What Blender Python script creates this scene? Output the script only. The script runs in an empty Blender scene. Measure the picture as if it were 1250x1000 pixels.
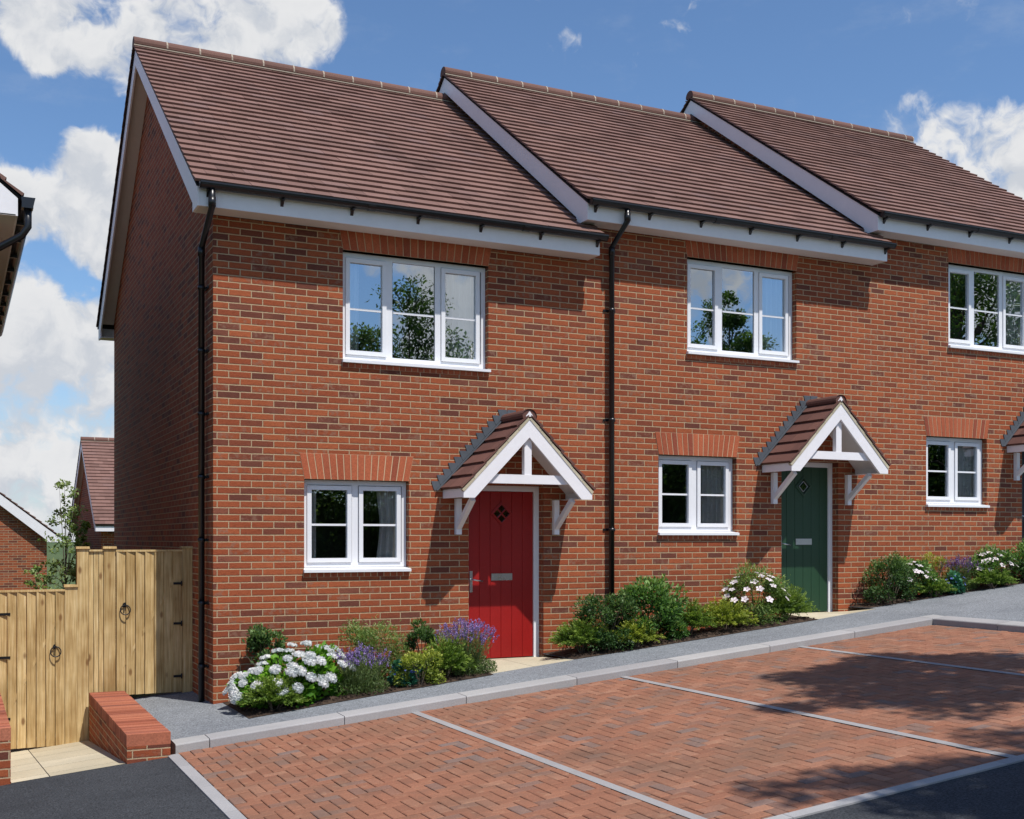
import bpy, math, random
import numpy as np
from mathutils import Vector, Matrix
R = random.Random(7)
NR = np.random.default_rng(11)
scene = bpy.context.scene
COL = scene.collection

# ------------------------------------------------------------------ node helpers
def nmat(name):
    m = bpy.data.materials.new(name); m.use_nodes = True
    nt = m.node_tree; nt.nodes.clear()
    out = nt.nodes.new('ShaderNodeOutputMaterial')
    return m, nt, out
def N(nt, typ, **kw):
    n = nt.nodes.new(typ)
    for k, v in kw.items(): setattr(n, k, v)
    return n
def put(nt, sock, v):
    if isinstance(v, bpy.types.NodeSocket): nt.links.new(v, sock)
    elif isinstance(v, (tuple, list)) and len(v) == 3 and sock.type == 'RGBA': sock.default_value = (*v, 1)
    else: sock.default_value = v
def M(nt, op, a, b=0.0, c=0.0, clamp=False):
    n = N(nt, 'ShaderNodeMath', operation=op); n.use_clamp = clamp
    put(nt, n.inputs[0], a); put(nt, n.inputs[1], b); put(nt, n.inputs[2], c)
    return n.outputs[0]
def MIX(nt, fac, a, b, blend='MIX'):
    n = N(nt, 'ShaderNodeMix', data_type='RGBA', blend_type=blend)
    put(nt, n.inputs[0], fac); put(nt, n.inputs[6], a); put(nt, n.inputs[7], b)
    return n.outputs[2]
def RAMP(nt, fac, stops, interp='LINEAR'):
    n = N(nt, 'ShaderNodeValToRGB'); cr = n.color_ramp; cr.interpolation = interp
    while len(cr.elements) < len(stops): cr.elements.new(0.5)
    for e, (p, c) in zip(cr.elements, stops):
        e.position = p; e.color = (*c, 1) if len(c) == 3 else c
    put(nt, n.inputs[0], fac); return n.outputs[0]
def SMOOTH(nt, v, a, b, lo=0.0, hi=1.0):
    n = N(nt, 'ShaderNodeMapRange', interpolation_type='SMOOTHSTEP')
    put(nt, n.inputs[0], v); n.inputs[1].default_value = a; n.inputs[2].default_value = b
    n.inputs[3].default_value = lo; n.inputs[4].default_value = hi
    return n.outputs[0]
def NOISE(nt, vec, scale, detail=3, rough=0.55, out=0):
    n = N(nt, 'ShaderNodeTexNoise'); put(nt, n.inputs['Vector'], vec)
    n.inputs['Scale'].default_value = scale; n.inputs['Detail'].default_value = detail; n.inputs['Roughness'].default_value = rough
    return n.outputs[out]
def VSCALE(nt, vec, s):
    n = N(nt, 'ShaderNodeVectorMath', operation='MULTIPLY'); put(nt, n.inputs[0], vec); n.inputs[1].default_value = s
    return n.outputs[0]
def OBJC(nt): return N(nt, 'ShaderNodeNewGeometry').outputs['Position']
def BUMP(nt, h, strength=0.3, dist=0.01):
    n = N(nt, 'ShaderNodeBump'); put(nt, n.inputs['Height'], h)
    n.inputs['Strength'].default_value = strength; n.inputs['Distance'].default_value = dist
    return n.outputs[0]
def PRIN(nt, out, col, rough=0.6, normal=None, spec=0.4, metal=0.0):
    p = N(nt, 'ShaderNodeBsdfPrincipled'); put(nt, p.inputs['Base Color'], col); put(nt, p.inputs['Roughness'], rough)
    p.inputs['Specular IOR Level'].default_value = spec; p.inputs['Metallic'].default_value = metal
    if normal is not None: nt.links.new(normal, p.inputs['Normal'])
    nt.links.new(p.outputs[0], out.inputs[0]); return p
def ATTR(nt, name='rnd'): return N(nt, 'ShaderNodeAttribute', attribute_name=name).outputs['Fac']

# ------------------------------------------------------------------ materials
def brick_mat(name, dim=1.0):
    m, nt, out = nmat(name)
    uv = N(nt, 'ShaderNodeUVMap').outputs[0]
    sep = N(nt, 'ShaderNodeSeparateXYZ'); nt.links.new(uv, sep.inputs[0])
    wob = M(nt, 'MULTIPLY', M(nt, 'SUBTRACT', NOISE(nt, uv, 30, 2), 0.5), 0.006)
    u0 = M(nt, 'ADD', sep.outputs[0], wob); v0 = M(nt, 'ADD', sep.outputs[1], wob)
    v = M(nt, 'DIVIDE', v0, 0.075); row = M(nt, 'FLOOR', v)
    odd = M(nt, 'MODULO', M(nt, 'ADD', row, 1000), 2)
    u = M(nt, 'ADD', M(nt, 'DIVIDE', u0, 0.25), M(nt, 'MULTIPLY', odd, 0.5)); colu = M(nt, 'FLOOR', u)
    fu = M(nt, 'FRACT', u); fv = M(nt, 'FRACT', v)
    du = M(nt, 'MULTIPLY', M(nt, 'MINIMUM', fu, M(nt, 'SUBTRACT', 1, fu)), 0.25)
    dv = M(nt, 'MULTIPLY', M(nt, 'MINIMUM', fv, M(nt, 'SUBTRACT', 1, fv)), 0.075)
    d = M(nt, 'MINIMUM', du, dv)
    cmb = N(nt, 'ShaderNodeCombineXYZ'); nt.links.new(colu, cmb.inputs[0]); nt.links.new(row, cmb.inputs[1])
    wn = N(nt, 'ShaderNodeTexWhiteNoise', noise_dimensions='3D'); nt.links.new(cmb.outputs[0], wn.inputs[0])
    rnd = wn.outputs[0]
    sepc = N(nt, 'ShaderNodeSeparateColor'); nt.links.new(wn.outputs[1], sepc.inputs[0])
    rnd2 = sepc.outputs[1]
    batch = NOISE(nt, VSCALE(nt, uv, (.45, .9, 1)), 1.0, 3, .6)
    rnd = M(nt, 'ADD', M(nt, 'MULTIPLY', rnd, .90), M(nt, 'MULTIPLY', M(nt, 'SUBTRACT', batch, .42), .42), clamp=True)
    body = RAMP(nt, rnd, [(0, (.38, .094, .036)), (.18, (.325, .077, .031)), (.36, (.42, .112, .043)), (.55, (.35, .087, .033)), (.72, (.30, .073, .031)),
                          (.79, (.225, .063, .034)), (.88, (.155, .050, .033)), (.94, (.24, .080, .048)), (1, (.34, .105, .056))])
    # smeared grey-buff face on some bricks, fine grain on all
    sm = SMOOTH(nt, NOISE(nt, uv, 16, 3), .47, .62)
    smask = M(nt, 'MULTIPLY', sm, SMOOTH(nt, rnd2, .72, .78))
    body = MIX(nt, M(nt, 'MULTIPLY', smask, .55), body, (.30, .165, .11))
    g = NOISE(nt, uv, 120, 4, .7)
    body = MIX(nt, 1.0, body, RAMP(nt, g, [(.25, (.55, .55, .55)), (.55, (1, 1, 1)), (.8, (1.25, 1.2, 1.15))]), 'MULTIPLY')
    streak = NOISE(nt, VSCALE(nt, uv, (18, 90, 1)), 1, 3, .6)
    body = MIX(nt, .55, body, RAMP(nt, streak, [(.3, (.62, .58, .56)), (.6, (1.08, 1.08, 1.08))]), 'MULTIPLY')
    big = NOISE(nt, uv, .7, 3)
    body = MIX(nt, 1.0, body, RAMP(nt, big, [(.3, (.90, .90, .90)), (.7, (1.06, 1.05, 1.04))]), 'MULTIPLY')
    mort = RAMP(nt, NOISE(nt, uv, 200, 3), [(.3, (.40, .275, .16)), (.7, (.57, .405, .25))])
    mk = SMOOTH(nt, M(nt, 'ADD', d, M(nt, 'MULTIPLY', M(nt, 'SUBTRACT', NOISE(nt, uv, 90, 2), .5), .004)), .0046, .0072)
    # shade painted into the colour along the lower edge of each brick
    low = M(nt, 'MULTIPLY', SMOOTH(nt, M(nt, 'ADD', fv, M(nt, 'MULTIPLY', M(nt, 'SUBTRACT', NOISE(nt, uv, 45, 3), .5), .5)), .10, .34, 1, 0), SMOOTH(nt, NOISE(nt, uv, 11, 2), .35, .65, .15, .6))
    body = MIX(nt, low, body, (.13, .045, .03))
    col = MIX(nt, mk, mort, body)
    bloom = M(nt, 'MULTIPLY', SMOOTH(nt, NOISE(nt, VSCALE(nt, uv, (1.1, .6, 1)), 1.6, 5, .62),   .56, .78), .07)
    col = MIX(nt, bloom, col, (.55, .42, .34))
    if dim != 1: col = MIX(nt, 1.0, col, (dim, dim, dim), 'MULTIPLY')
    h = M(nt, 'ADD', M(nt, 'MULTIPLY', mk, 1.0), M(nt, 'MULTIPLY', g, .35))
    PRIN(nt, out, col, .88, BUMP(nt, h, 1.0, .011), .25)
    return m
def rnd_mat(name, stops, rough=.8, nscale=40, namp=(.75, 1.15), bump=.25, bdist=.004, spec=.3, streaks=None):
    """colour picked per piece from the mesh attribute 'rnd', with grain"""
    m, nt, out = nmat(name)
    p = OBJC(nt); c = RAMP(nt, ATTR(nt), stops)
    n = NOISE(nt, p if streaks is None else VSCALE(nt, p, streaks), nscale, 5, .65)
    c = MIX(nt, 1.0, c, RAMP(nt, n, [(.25, (namp[0],) * 3), (.75, (namp[1],) * 3)]), 'MULTIPLY')
    b = NOISE(nt, p, 1.3, 3)
    c = MIX(nt, 1.0, c, RAMP(nt, b, [(.3, (.88, .88, .88)), (.7, (1.08, 1.07, 1.06))]), 'MULTIPLY')
    PRIN(nt, out, c, rough, BUMP(nt, n, bump, bdist), spec)
    return m
def plain(name, col, rough=.5, spec=.4, metal=0.0, nscale=25, var=.08, bump=.0):
    m, nt, out = nmat(name); p = OBJC(nt)
    n = NOISE(nt, p, nscale, 4, .6); n2 = NOISE(nt, p, 2.1, 3)
    f = RAMP(nt, M(nt, 'MULTIPLY_ADD', n, .5, M(nt, 'MULTIPLY', n2, .5)), [(.3, (1 - var,) * 3), (.7, (1 + var,) * 3)])
    c = MIX(nt, 1.0, col, f, 'MULTIPLY')
    rr = M(nt, 'ADD', rough, M(nt, 'MULTIPLY', M(nt, 'SUBTRACT', n2, .5), .2), clamp=True)
    PRIN(nt, out, c, rr, BUMP(nt, n, bump, .003) if bump else None, spec, metal)
    return m
def asphalt(name, col, amp=.5, speck=(.3, .3, .3), scale=170):
    m, nt, out = nmat(name); p = OBJC(nt)
    n = NOISE(nt, p, scale, 3, .7); b = NOISE(nt, p, .9, 4, .6); b2 = NOISE(nt, p, 14, 3, .6)
    c = MIX(nt, 1.0, col, RAMP(nt, n, [(.3, (1 - amp,) * 3), (.7, (1 + amp,) * 3)]), 'MULTIPLY')
    c = MIX(nt, 1.0, c, RAMP(nt, b, [(.3, (.84, .84, .85)), (.7, (1.14, 1.13, 1.12))]), 'MULTIPLY')
    c = MIX(nt, 1.0, c, RAMP(nt, b2, [(.3, (.9, .9, .9)), (.7, (1.1, 1.1, 1.1))]), 'MULTIPLY')
    b3 = NOISE(nt, VSCALE(nt, p, (.35, 1, 1)), 2.6, 5, .7); c = MIX(nt, SMOOTH(nt, b3, .52, .72, 0, .35), c, tuple(q * .62 for q in col))
    sp = SMOOTH(nt, NOISE(nt, p, scale * 1.6, 1), .66, .74)
    c = MIX(nt, M(nt, 'MULTIPLY', sp, .5), c, speck)
    PRIN(nt, out, c, .93, BUMP(nt, n, .6, .004), .2)
    return m
def wood_mat(name):
    m, nt, out = nmat(name); p = OBJC(nt); r = ATTR(nt)
    off = N(nt, 'ShaderNodeCombineXYZ'); put(nt, off.inputs[2], M(nt, 'MULTIPLY', r, 37.0)); put(nt, off.inputs[0], M(nt, 'MULTIPLY', r, 11.0))
    va = N(nt, 'ShaderNodeVectorMath', operation='ADD'); nt.links.new(p, va.inputs[0]); nt.links.new(off.outputs[0], va.inputs[1])
    q = va.outputs[0]
    grain = NOISE(nt, VSCALE(nt, q, (26, 26, 1.1)), 2.2, 5, .6)
    knot = N(nt, 'ShaderNodeTexVoronoi', feature='F1'); nt.links.new(VSCALE(nt, q, (5.0, 1.0, 2.3)), knot.inputs['Vector']); knot.inputs['Scale'].default_value = 1.0
    kd = SMOOTH(nt, knot.outputs['Distance'], .05, .14, 1, 0)
    band = NOISE(nt, VSCALE(nt, q, (2.0, 2.0, 1.6)), 1.5, 3)
    c = RAMP(nt, grain, [(.26, (.36, .225, .090)), (.5, (.57, .42, .205)), (.74, (.74, .60, .36))])
    c = MIX(nt, .7, c, RAMP(nt, band, [(.35, (.66, .58, .46)), (.65, (1.14, 1.12, 1.08))]), 'MULTIPLY')
    c = MIX(nt, 1.0, c, RAMP(nt, r, [(0, (.88, .84, .78)), (.5, (1, .98, .95)), (1, (1.08, 1.08, 1.08))]), 'MULTIPLY')
    c = MIX(nt, M(nt, 'MULTIPLY', kd, .8), c, (.17, .075, .025))
    PRIN(nt, out, c, .78, BUMP(nt, grain, .3, .003), .25)
    return m
def leaf_mat(name, stops, trans=.3, rough=.55):
    m, nt, out = nmat(name)
    c = RAMP(nt, ATTR(nt), stops)
    n = NOISE(nt, OBJC(nt), 9, 2)
    c = MIX(nt, 1.0, c, RAMP(nt, n, [(.3, (.72, .76, .72)), (.7, (1.2, 1.16, 1.1))]), 'MULTIPLY')
    p = N(nt, 'ShaderNodeBsdfPrincipled'); put(nt, p.inputs['Base Color'], c); p.inputs['Roughness'].default_value = rough; p.inputs['Specular IOR Level'].default_value = .35
    t = N(nt, 'ShaderNodeBsdfTranslucent'); nt.links.new(c if name.startswith('petal') else MIX(nt, 1.0, c, (1.3, 1.4, .7), 'MULTIPLY'), t.inputs[0])
    mx = N(nt, 'ShaderNodeMixShader'); mx.inputs[0].default_value = trans
    nt.links.new(p.outputs[0], mx.inputs[1]); nt.links.new(t.outputs[0], mx.inputs[2]); nt.links.new(mx.outputs[0], out.inputs[0])
    return m
def glass_mat(name, refl=.4, tint=(.82, .88, .88)):
    m, nt, out = nmat(name)
    g = N(nt, 'ShaderNodeBsdfGlossy'); g.inputs['Roughness'].default_value = .0; g.inputs['Color'].default_value = (.86, .93, 1, 1)
    wv = NOISE(nt, OBJC(nt), 2.2, 1)
    nt.links.new(BUMP(nt, wv, .05, .02), g.inputs['Normal'])
    t = N(nt, 'ShaderNodeBsdfTransparent'); t.inputs[0].default_value = (*tint, 1)
    lw = N(nt, 'ShaderNodeFresnel'); lw.inputs[0].default_value = 1.5
    f = M(nt, 'ADD', refl, M(nt, 'MULTIPLY', lw.outputs[0], .8), clamp=True)
    mx = N(nt, 'ShaderNodeMixShader'); nt.links.new(f, mx.inputs[0])
    nt.links.new(t.outputs[0], mx.inputs[1]); nt.links.new(g.outputs[0], mx.inputs[2]); nt.links.new(mx.outputs[0], out.inputs[0])
    return m

MT = {}
MT['brick'] = brick_mat('red_multi_stock_brick')
MT['arch'] = rnd_mat('gauged_arch_brick', [(0, (.36, .085, .038)), (.5, (.47, .125, .055)), (.85, (.42, .11, .05)), (1, (.27, .065, .036))], .88, 70, (.7, 1.2), .4)
MT['mortar'] = plain('buff_mortar', (.55, .40, .25), .95, .1, 0, 180, .2, .3)
MT['tile'] = rnd_mat('plum_brown_roof_tile', [(0, (.155, .083, .066)), (.4, (.195, .106, .085)), (.8, (.215, .119, .096)), (1, (.185, .108, .094))], .82, 60, (.82, 1.14), .35)
MT['canopy_tile'] = rnd_mat('dark_brown_canopy_tile', [(0, (.115, .052, .042)), (1, (.16, .074, .058))], .8, 60, (.8, 1.15), .35)
MT['ridge'] = rnd_mat('brown_ridge_tile', [(0, (.135, .066, .050)), (1, (.155, .076, .058))], .8, 50, (.8, 1.15), .3)
MT['bedding'] = plain('ridge_mortar', (.40, .33, .26), .95, .1, 0, 60, .15)
MT['felt'] = plain('dark_underlay', (.02, .018, .018), .9, .1)
MT['white'] = plain('white_painted_board', (.83, .80, .81), .45, .35, 0, 12, .04)
MT['upvc'] = plain('white_window_plastic', (.80, .80, .82), .32, .45, 0, 10, .025)
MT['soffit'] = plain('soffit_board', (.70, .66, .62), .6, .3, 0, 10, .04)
MT['black'] = plain('black_gutter_plastic', (.012, .012, .014), .32, .5, 0, 20, .15)
MT['lead'] = plain('grey_lead_flashing', (.085, .095, .11), .6, .4, 0, 16, .18, .2)
MT['red'] = plain('red_door_paint', (.30, .0078, .0065), .46, .4, 0, 30, .12, .05)
MT['green'] = plain('dark_green_door_paint', (.018, .056, .027), .42, .45, 0, 60, .06, .05)
MT['navy'] = plain('near_black_door_paint', (.012, .014, .02), .42, .45, 0, 60, .06, .05)
MT['chrome'] = plain('brushed_steel', (.62, .63, .65), .28, .5, 1.0, 40, .06)
MT['glass'] = glass_mat('window_glass', .42, (.92, .95, .95))
MT['glass_low'] = glass_mat('ground_floor_window_glass', .25, (.95, .97, .97))
MT['doorglass'] = glass_mat('door_glass', .25, (.5, .6, .5))
MT['room'] = plain('dim_room_wall', (.16, .15, .14), .9, .1, 0, 3, .1)
MT['curtain'] = plain('pale_grey_curtain', (.78, .77, .76), .85, .1, 0, 60, .06)
MT['wood'] = wood_mat('fresh_softwood')
MT['iron'] = plain('black_iron', (.02, .02, .022), .4, .5, .6, 40, .2)
MT['asph'] = asphalt('road_asphalt', (.040, .043, .048), .75, (.15, .15, .16), 75)
MT['path'] = asphalt('grey_footpath_asphalt', (.190, .202, .215), .65, (.46, .47, .49), 62)
MT['kerb'] = rnd_mat('pale_concrete_kerb', [(0, (.30, .29, .29)), (.5, (.35, .34, .34)), (1, (.38, .37, .36))], .88, 120, (.78, 1.15), .35)
MT['joint'] = plain('kerb_joint', (.07, .065, .06), .95, .1)
MT['line'] = plain('concrete_bay_edging', (.30, .285, .28), .85, .2, 0, 90, .16, .2)
MT['slab'] = rnd_mat('buff_concrete_slab', [(0, (.46, .40, .28)), (1, (.56, .50, .37))], .88, 45, (.82, 1.12), .3)
MT['soil'] = rnd_mat('dark_soil', [(0, (.035, .022, .015)), (1, (.075, .048, .032))], .95, 60, (.4, 1.6), .9, .02)
MT['grass'] = rnd_mat('rough_grass', [(0, (.05, .085, .025)), (1, (.09, .12, .04))], .95, 8, (.6, 1.4), .6, .03)
MT['trunk'] = rnd_mat('grey_brown_bark', [(0, (.10, .075, .055)), (1, (.16, .125, .095))], .9, 30, (.6, 1.3), .6, .01, .2, (4, 4, 1))
MT['render'] = plain('pale_render', (.62, .57, .52), .9, .2, 0, 30, .05)
MT['copebrick'] = rnd_mat('coping_brick', [(0, (.26, .075, .042)), (.3, (.36, .11, .06)), (.6, (.46, .165, .092)), (.85, (.36, .115, .068)), (1, (.20, .07, .05))], .88, 70, (.65, 1.25), .45)
def paver_mat():
    m, nt, out = nmat('clay_block_paver'); p = OBJC(nt); r = ATTR(nt)
    c = RAMP(nt, r, [(0, (.245, .105, .064)), (.35, (.31, .138, .083)), (.65, (.27, .115, .069)), (.80, (.345, .17, .108)), (.88, (.235, .115, .078)), (.965, (.225, .135, .105)), (1, (.20, .142, .125))])
    g = NOISE(nt, p, 95, 5, .7); d = NOISE(nt, p, 1.1, 5, .62); d2 = NOISE(nt, p, 9, 4, .6)
    c = MIX(nt, 1.0, c, RAMP(nt, g, [(.28, (.66, .66, .66)), (.72, (1.2, 1.18, 1.15))]), 'MULTIPLY')
    c = MIX(nt, SMOOTH(nt, d, .40, .70, 0, .5), c, (.17, .10, .065))
    d3 = NOISE(nt, p, 3.2, 5, .65); c = MIX(nt, SMOOTH(nt, d3, .48, .7, 0, .4), c, (.135, .085, .06))
    c = MIX(nt, SMOOTH(nt, d2, .55, .75, 0, .35), c, (.40, .24, .15))
    oil = SMOOTH(nt, NOISE(nt, p, .55, 2, .4), .66, .74, 0, .45); c = MIX(nt, M(nt, 'MULTIPLY', oil, NOISE(nt, p, 4.0, 3)), c, (.07, .05, .04))
    PRIN(nt, out, c, .87, BUMP(nt, g, .5, .004), .25)
    return m
MT['paver'] = paver_mat()
MT['sand'] = plain('joint_sand', (.06, .045, .032), .95, .1, 0, 200, .3, .3)
def LM(n, a, b, c, t=.3): MT[n] = leaf_mat(n, [(0, a), (.55, b), (1, c)], t)
LM('leaf_bright', (.04, .12, .010), (.10, .26, .018), (.22, .44, .04))
LM('leaf_dark', (.012, .040, .010), (.058, .125, .030), (.17, .26, .08), .25)
LM('leaf_mid', (.018, .060, .010), (.085, .190, .038), (.26, .40, .12))
LM('leaf_conifer', (.022, .060, .008), (.12, .205, .028), (.30, .40, .075), .3)
LM('leaf_yellow', (.06, .10, .012), (.24, .30, .035), (.48, .50, .09))
LM('leaf_grey', (.05, .085, .025), (.13, .19, .06), (.28, .34, .14), .25)
LM('leaf_feather', (.06, .11, .025), (.16, .25, .06), (.33, .42, .15), .3)
LM('leaf_teal', (.012, .07, .045), (.03, .15, .09), (.08, .25, .13), .2)
LM('leaf_tree', (.03, .065, .018), (.08, .14, .035), (.18, .25, .07), .5)
LM('leaf_tree_light', (.04, .085, .022), (.11, .185, .05), (.24, .32, .10), .5)
LM('leaf_sap', (.10, .17, .05), (.30, .40, .16), (.56, .66, .34), .45)
LM('petal_white', (.68, .69, .72), (.82, .83, .86), (.90, .90, .92), .35)
LM('petal_pink', (.62, .50, .58), (.76, .66, .72), (.84, .78, .82), .2)
LM('petal_lav', (.14, .09, .30), (.27, .18, .50), (.42, .30, .62), .2)
LM('petal_blue', (.03, .06, .40), (.08, .12, .55), (.18, .22, .65), .2)
LM('petal_plum', (.10, .04, .18), (.20, .10, .30), (.32, .20, .42), .2)

# ------------------------------------------------------------------ object helpers
def setp(o, label=None, cat=None, group=None, kind=None):
    if label: o['label'] = label
    if cat: o['category'] = cat
    if group: o['group'] = group
    if kind: o['kind'] = kind
    return o
def thing(name, label, cat, loc=(0, 0, 0), group=None, rz=0.0):
    o = bpy.data.objects.new(name, None); COL.objects.link(o); o.location = loc; o.rotation_euler = (0, 0, rz)
    o.empty_display_size = .2
    return setp(o, label, cat, group)
class MB:
    def __init__(s, uo=(0, 0)): s.v = []; s.f = []; s.m = []; s.r = []; s.uo = uo; s.sm = []
    def face(s, pts, mi=0, rnd=0.5, smooth=False):
        b = len(s.v); s.v += [tuple(p) for p in pts]; s.f.append(tuple(range(b, b + len(pts)))); s.m.append(mi); s.r.append(rnd); s.sm.append(smooth)
    def hexa(s, P, mi=0, rnd=.5, skip=()):
        # P: 8 points, bottom 0-3 ccw, top 4-7 ccw
        for k, q in enumerate(((3, 2, 1, 0), (4, 5, 6, 7), (0, 1, 5, 4), (1, 2, 6, 5), (2, 3, 7, 6), (3, 0, 4, 7))):
            if k in skip: continue
            s.face([P[i] for i in q], mi, rnd)
    def box(s, x0, x1, y0, y1, z0, z1, mi=0, rnd=.5, skip=()):
        s.hexa([(x0, y0, z0), (x1, y0, z0), (x1, y1, z0), (x0, y1, z0), (x0, y0, z1), (x1, y0, z1), (x1, y1, z1), (x0, y1, z1)], mi, rnd, skip)
    def bar(s, a, b, w, h, up=(0, 0, 1), mi=0, rnd=.5):
        a = Vector(a); b = Vector(b); d = (b - a).normalized(); sd = d.cross(Vector(up)).normalized(); u = sd.cross(d)
        sd *= w / 2; u *= h / 2
        s.hexa([a - sd - u, a + sd - u, b + sd - u, b - sd - u, a - sd + u, a + sd + u, b + sd + u, b - sd + u], mi, rnd)
    def prism(s, poly, axis, a, b, mi=0, rnd=.5):
        """poly: 2-D points; axis 'x': (y,z) extruded a..b in x; axis 'y': (x,z) extruded in y"""
        def P(p, t): return (t, p[0], p[1]) if axis == 'x' else (p[0], t, p[1])
        n = len(poly)
        s.face([P(p, a) for p in (poly if axis == 'y' else poly[::-1])], mi, rnd); s.face([P(p, b) for p in (poly[::-1] if axis == 'y' else poly)], mi, rnd)
        for i in range(n):
            p, q = poly[i], poly[(i + 1) % n]
            fc = [P(p, a), P(p, b), P(q, b), P(q, a)]
            s.face(fc if axis == 'y' else fc[::-1], mi, rnd)
    def tube(s, path, r, n=10, mi=0, caps=True, rnd=.5):
        path = [Vector(p) for p in path]; rr = r if isinstance(r, (list, tuple)) else [r] * len(path)
        rings = []; ref = Vector((0, 0, 1)) if abs((path[1] - path[0]).normalized().z) < .9 else Vector((1, 0, 0))
        for i, p in enumerate(path):
            t = (path[min(i + 1, len(path) - 1)] - path[max(i - 1, 0)]).normalized()
            a = t.cross(ref).normalized(); b = t.cross(a)
            rings.append([p + (a * math.cos(2 * math.pi * k / n) + b * math.sin(2 * math.pi * k / n)) * rr[i] for k in range(n)])
        base = len(s.v)
        for rg in rings: s.v += [tuple(q) for q in rg]
        for i in range(len(path) - 1):
            for k in range(n):
                k2 = (k + 1) % n
                s.f.append((base + i * n + k, base + (i + 1) * n + k, base + (i + 1) * n + k2, base + i * n + k2)); s.m.append(mi); s.r.append(rnd); s.sm.append(True)
        if caps:
            s.f.append(tuple(base + k for k in range(n))); s.m.append(mi); s.r.append(rnd); s.sm.append(False)
            s.f.append(tuple(base + (len(path) - 1) * n + k for k in range(n))[::-1]); s.m.append(mi); s.r.append(rnd); s.sm.append(False)
    def build(s, name, mats, parent=None, bevel=0.0):
        me = bpy.data.meshes.new(name); me.from_pydata(s.v, [], s.f)
        if not isinstance(mats, (list, tuple)): mats = [mats]
        for m in mats: me.materials.append(m)
        me.polygons.foreach_set('material_index', s.m); me.polygons.foreach_set('use_smooth', s.sm)
        at = me.attributes.new('rnd', 'FLOAT', 'FACE'); at.data.foreach_set('value', s.r)
        uvl = me.uv_layers.new(name='UVMap'); me.update()
        co = np.empty(len(me.vertices) * 3); me.vertices.foreach_get('co', co); co = co.reshape(-1, 3)
        uv = np.zeros((len(me.loops), 2))
        for p in me.polygons:
            n = p.normal; ax, ay, az = abs(n.x), abs(n.y), abs(n.z)
            idx = list(p.vertices); c = co[idx]
            if ay >= ax and ay >= az: w = c[:, [0, 2]]
            elif ax >= az: w = c[:, [1, 2]]
            else: w = c[:, [0, 1]]
            uv[list(p.loop_indices)] = w + np.array(s.uo)
        uvl.data.foreach_set('uv', uv.ravel())
        o = bpy.data.objects.new(name, me); COL.objects.link(o); o.parent = parent
        if bevel:
            b = o.modifiers.new('edge', 'BEVEL'); b.width = bevel; b.segments = 2; b.limit_method = 'ANGLE'; b.angle_limit = .6
        return o

def mesh_np(name, verts, nper, mat, rnd, parent=None):
    """verts (n,nper,3): one polygon per row"""
    n = len(verts); me = bpy.data.meshes.new(name)
    me.vertices.add(n * nper); me.vertices.foreach_set('co', np.ascontiguousarray(verts, dtype=np.float32).ravel())
    me.loops.add(n * nper); me.loops.foreach_set('vertex_index', np.arange(n * nper, dtype=np.int32))
    me.polygons.add(n); me.polygons.foreach_set('loop_start', np.arange(0, n * nper, nper, dtype=np.int32)); me.polygons.foreach_set('loop_total', np.full(n, nper, dtype=np.int32))
    me.update(calc_edges=True)
    at = me.attributes.new('rnd', 'FLOAT', 'FACE'); at.data.foreach_set('value', np.asarray(rnd, dtype=np.float32))
    me.materials.append(mat)
    o = bpy.data.objects.new(name, me); COL.objects.link(o); o.parent = parent
    return o

# ------------------------------------------------------------------ the place: levels
SL = .0923                                   # the street climbs to the right
def lev(x, c): return SL * x + c
W, DZ = 4.743, .43                           # house pitch and step
HD = 8.55                                    # house depth
RY, RZ = HD / 2 + .02, 8.80                  # ridge line
EY, EZ = -.345, 5.575                        # eaves tile edge
OV = -.225                                   # verge overhang plane
FB, FT = 5.344, 5.545                        # fascia

def tile_slope(mb, O, A, S, Nn, alen, slen, gauge, tw, th=.03, rj=.0015, seedoff=0, verge_mi=None):
    """lapped tiles: O corner at eaves, A along the eaves, S up the slope, Nn normal"""
    rg = random.Random(seedoff); O, A, S, Nn = Vector(O), Vector(A), Vector(S), Vector(Nn)
    nc = int(round(slen / gauge)); g = slen / nc
    for k in range(nc):
        x = -(tw / 2) * (k % 2); ww = tw
        while x < alen - 1e-4:
            a0, a1 = max(0, x) + .0012, min(alen, x + ww) - .0012
            if a1 - a0 > .02:
                j = rg.uniform(-rj, rj); j2 = rg.uniform(-rj, rj)
                s0 = k * g + rg.uniform(-.0025, .0025); s1 = min((k + 1) * g + .04, slen)
                h0, h1 = th + .012 + j, .012 + j2
                P = [O + A * a0 + S * s0 + Nn * (h0 - th), O + A * a1 + S * s0 + Nn * (h0 - th), O + A * a1 + S * s1, O + A * a0 + S * s1,
                     O + A * a0 + S * s0 + Nn * h0, O + A * a1 + S * s0 + Nn * (h0 + rg.uniform(-rj, rj)), O + A * a1 + S * s1 + Nn * h1, O + A * a0 + S * s1 + Nn * h1]
                mb.hexa(P, 0, rg.random(), skip=(0, 4))
            x += ww

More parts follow.
